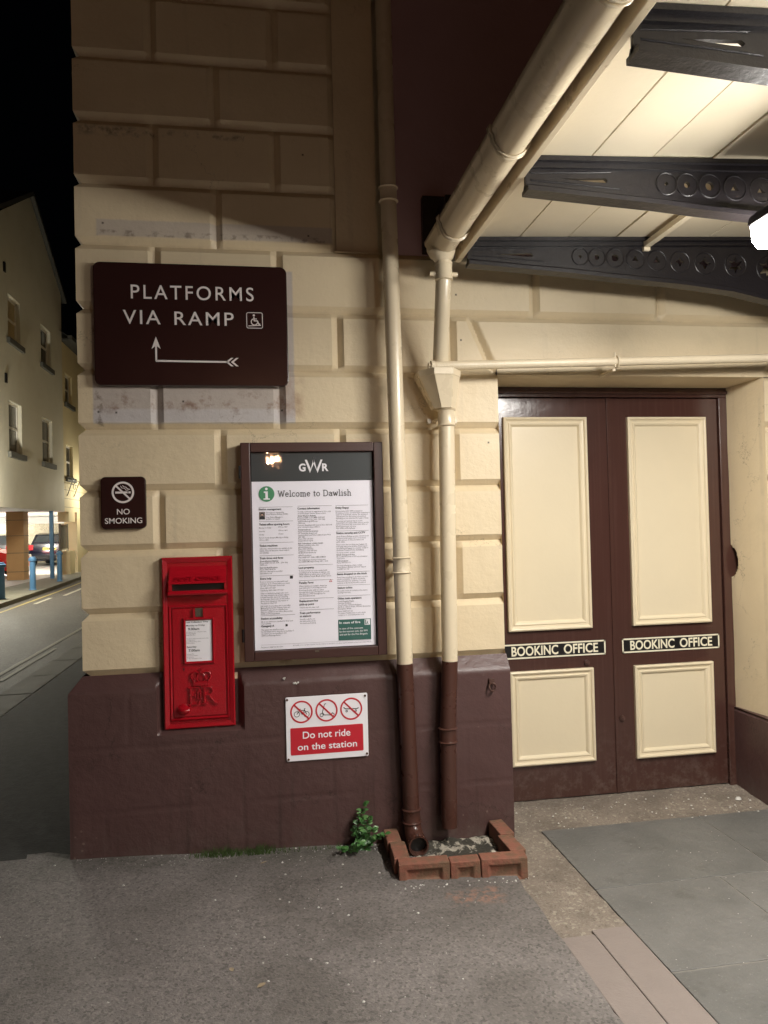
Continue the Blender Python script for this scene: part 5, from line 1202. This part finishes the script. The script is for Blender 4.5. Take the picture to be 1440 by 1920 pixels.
for y_ in (23.9, 24.85): mb.tube([(BX-.02, y_, 3.45), (BX+.16, y_, 3.4), (BX+.02, y_, 3.0), (BX-.04, y_, 2.85)], .014, 6)
mb.tube([(BX+.16, 23.8, 3.4), (BX+.16, 24.95, 3.4)], .014, 6); mb.tube([(BX+.1, 23.8, 3.25), (BX+.1, 24.95, 3.25)], .012, 6)
for k in range(5): mb.tube([(BX+.1, 24.38+.18*math.cos(k*1.256), 3.2+.12*math.sin(k*1.256)), (BX+.1, 24.38+.18*math.cos((k+1)*1.256), 3.2+.12*math.sin((k+1)*1.256))], .01, 5)
crel(mb, 'window_bracket', M['black'])
mb = MB(); mb.box(-6.95, -6.90, 24.0, 24.95, .95, 1.86)
for k in range(5): mb.box(-6.90, -6.885, 24.0+.19*k+.02, 24.0+.19*k+.17, 1.0, 1.82, 1)
for k in (0, 1): mb.box(-6.96, -6.88, 23.97+.96*k, 24.02+.96*k, .3, 1.88, 1)
tag(mb.build('notice_panel', [M['upvc'], M['pane_curtain']]), 'pale panelled screen standing on the low wall beside the car park', 'screen')

mb = MB(); mb.add([(-30, 36, -.1), (-5, 36, -.1), (-5, 36, 3.2), (-30, 36, 3.2)], [(0, 1, 2, 3)]); mb.add([(-30, 36, 3.2), (-5, 36, 3.2), (-5, 36.5, 3.2), (-30, 36.5, 3.2)], [(0, 1, 2, 3)])
tag(mb.build('stone_wall', M['rubble']), 'mossy rubble stone wall at the back of the car park', 'wall')
# bollards
def bollard(x, y_, h, r, lbl):
    t = empty('bollard', (x, y_, .1), lbl, 'bollard', 'blue bollards along the far pavement')
    mb = MB(); mb.tube([(0, 0, 0), (0, 0, .02), (0, 0, .03), (0, 0, h-.12)], [r*1.25, r*1.25, r, r*.95], 12); mb.build('shaft', M['blue'], t, smooth=True, ang=40)
    mb = MB(); mb.tube([(0, 0, h-.12), (0, 0, h-.11), (0, 0, h-.05), (0, 0, h-.04), (0, 0, h)], [r*.95, r*1.3, r*1.3, r, r*.85], 12); mb.build('cap', M['blue'], t, smooth=True, ang=40)
bollard(-5.86, 14.6, .84, .085, 'blue bollard cut by the left edge of the photo'); bollard(-5.9, 17.15, .87, .078, 'blue bollard in front of the orange pillar'); bollard(-6.05, 20.4, .92, .075, 'blue bollard beside the tall blue post')
# cars: rounded hatchback, nose to +y in local space, rear at y=0, width in x
def car(loc, rz, paint, lbl):
    t = empty('parked_car', loc, lbl, 'car', 'cars parked under the gabled building', rz)
    secs = [(0, .36, .70, .74), (.04, .26, .98, .83), (.5, .20, 1.02, .87), (1.3, .20, 1.0, .88), (2.6, .20, .98, .88), (3.3, .22, .88, .86), (3.8, .26, .74, .80), (3.95, .34, .60, .70)]
    mb = MB(); vs = []
    for y_, zb, zt, hw in secs:
        vs += [(-hw*.9, y_, zb), (-hw, y_, zb+.14), (-hw, y_, (zb+zt)/2+.05), (-hw*.93, y_, zt), (hw*.93, y_, zt), (hw, y_, (zb+zt)/2+.05), (hw, y_, zb+.14), (hw*.9, y_, zb)]
    n = 8; mb.add(vs, [(n*i+k, n*i+(k+1) % n, n*(i+1)+(k+1) % n, n*(i+1)+k) for i in range(len(secs)-1) for k in range(n)]+[tuple(range(n)), tuple(n*(len(secs)-1)+k for k in range(n))])
    body = mb.build('body', paint, t, smooth=True, ang=35)
    cs = [(.10, .98, .80, .80), (.34, 1.40, .66, .82), (.9, 1.47, .66, .82), (1.9, 1.46, .66, .82), (2.9, .96, .72, .80)]
    mb = MB(); vs = []; 
    for i, (y_, zt, ht, hb) in enumerate(cs): vs += [(-hb, y_, .95), (-ht, y_, zt), (ht, y_, zt), (hb, y_, .95)]
    mb.add(vs, [(4*i+k, 4*i+(k+1) % 4, 4*(i+1)+(k+1) % 4, 4*(i+1)+k) for i in range(4) for k in range(4)]+[(0, 1, 2, 3), (16, 17, 18, 19)])
    mb.build('cabin', paint, t, smooth=True, ang=30)
    mb = MB(); mb.add([(-.68, .13, 1.03), (.68, .13, 1.03), (.57, .30, 1.35), (-.57, .30, 1.35)], [(0, 1, 2, 3)]); mb.build('rear_window', M['car_glass'], t)
    mb = MB(); mb.add([(-.70, 2.78, 1.02), (.70, 2.78, 1.02), (.58, 2.05, 1.42), (-.58, 2.05, 1.42)], [(0, 1, 2, 3)]); mb.v = [(a, b+.03, c+.01) for a, b, c in mb.v]; mb.build('windscreen', M['car_glass'], t)
    for q in (-1, 1):
        mb = MB(); mb.add([(q*.825, .45, 1.02), (q*.825, 2.6, 1.02), (q*.69, 1.95, 1.40), (q*.69, .6, 1.40)], [(0, 1, 2, 3)]); mb.build('side_window', M['car_glass'], t)
        mb = MB(); mb.box(q*.78-.10, q*.78+.06 if q > 0 else q*.78+.10, -.02, .14, .72, .95); mb.build('tail_light', M['tail'], t, bevel=.02)
        mb = MB(); mb.box(q*.6-.13, q*.6+.13, 3.78, 3.90, .60, .74); mb.build('headlight', M['headlight'], t, bevel=.03)
        for yw in (.72, 3.15):
            mb = MB(); mb.disc((q*.88-.1, yw, .31), .31, 'x', 24, 0, .2); wv = mb.build('wheel', M['tyre'], t, bevel=.02)
            mb = MB(); mb.disc((q*.985-.005, yw, .31), .06, 'x', 10, 0, .012)
            for k in range(5):
                a = k*1.2566; mb.tube([(q*.985, yw, .31), (q*.985, yw+.2*math.cos(a), .31+.2*math.sin(a))], [.035, .03], 6)
            mb.tube([(q*.985, yw+.21*math.cos(k*.3927), .31+.21*math.sin(k*.3927)) for k in range(17)], .018, 6, cap=False); mb.build('rim', M['alloy'], wv)
    mb = MB(); mb.box(-.28, .28, -.012, .02, .70, .82, 0)
    for k in range(7): mb.box(-.24+.07*k+(.02 if k > 3 else 0), -.24+.07*k+.04+(.02 if k > 3 else 0), -.016, -.01, .73, .79, 1)
    mb.build('number_plate', [M['yellow'], M['black']], t)
    mb = MB(); mb.box(-.86, .86, -.04, .25, .30, .46); mb.build('bumper', M['tyre'], t, bevel=.04)
car((-9.28, 31.6, .1), 0, M['car_blue'], 'dark blue hatchback seen from behind with a yellow number plate')
car((-11.95, 23.9, .1), rad(-90), M['car_red'], 'bright red car showing its front wheel at the left edge')
car((-11.65, 31.2, .1), 0, M['car_grey'], 'dark grey hatchback behind the red car')

# ------------------------------------------------------------------ street lamps that stand out of the frame
def wall_lamp(x, y_, z, col, power, lbl, size=.12):
    t = empty('street_lamp', (x, y_, z), lbl, 'street lamp')
    mb = MB(); mb.tube([(-.02, 0, .12), (-.02, 0, .05)], [.04, .13], 14); mb.build('housing', M['black'], t, smooth=True)
    mb = MB(); mb.tube([(0, 0, .05), (0, 0, -.03), (0, 0, -.06)], [.09, .085, .03], 14); mb.build('bulb', emit('bulb', col, 12), t)
    l = bpy.data.lights.new('lamp_light', 'POINT'); l.energy = power; l.color = col; l.shadow_soft_size = size
    o = bpy.data.objects.new('lamp_light', l); COL.objects.link(o); o.parent = t; o.location = (0, 0, -.2)
wall_lamp(-6.1, 14.9, 2.9, (1, .94, .76), 620, 'street lamp on the far pavement')
wall_lamp(-5.5, 25.5, 3.1, (1, .92, .70), 170, 'second street lamp further along the far pavement')
wall_lamp(-11.0, 25.0, 2.05, (1, .97, .88), 1700, 'ceiling lamp in the car park')
wall_lamp(-13.0, 33.6, 2.05, (1, .97, .88), 1700, 'second ceiling lamp in the car park')
wall_lamp(.62, -30, 4.75, (1, .50, .26), 800, 'orange street lamp behind the camera', .1)
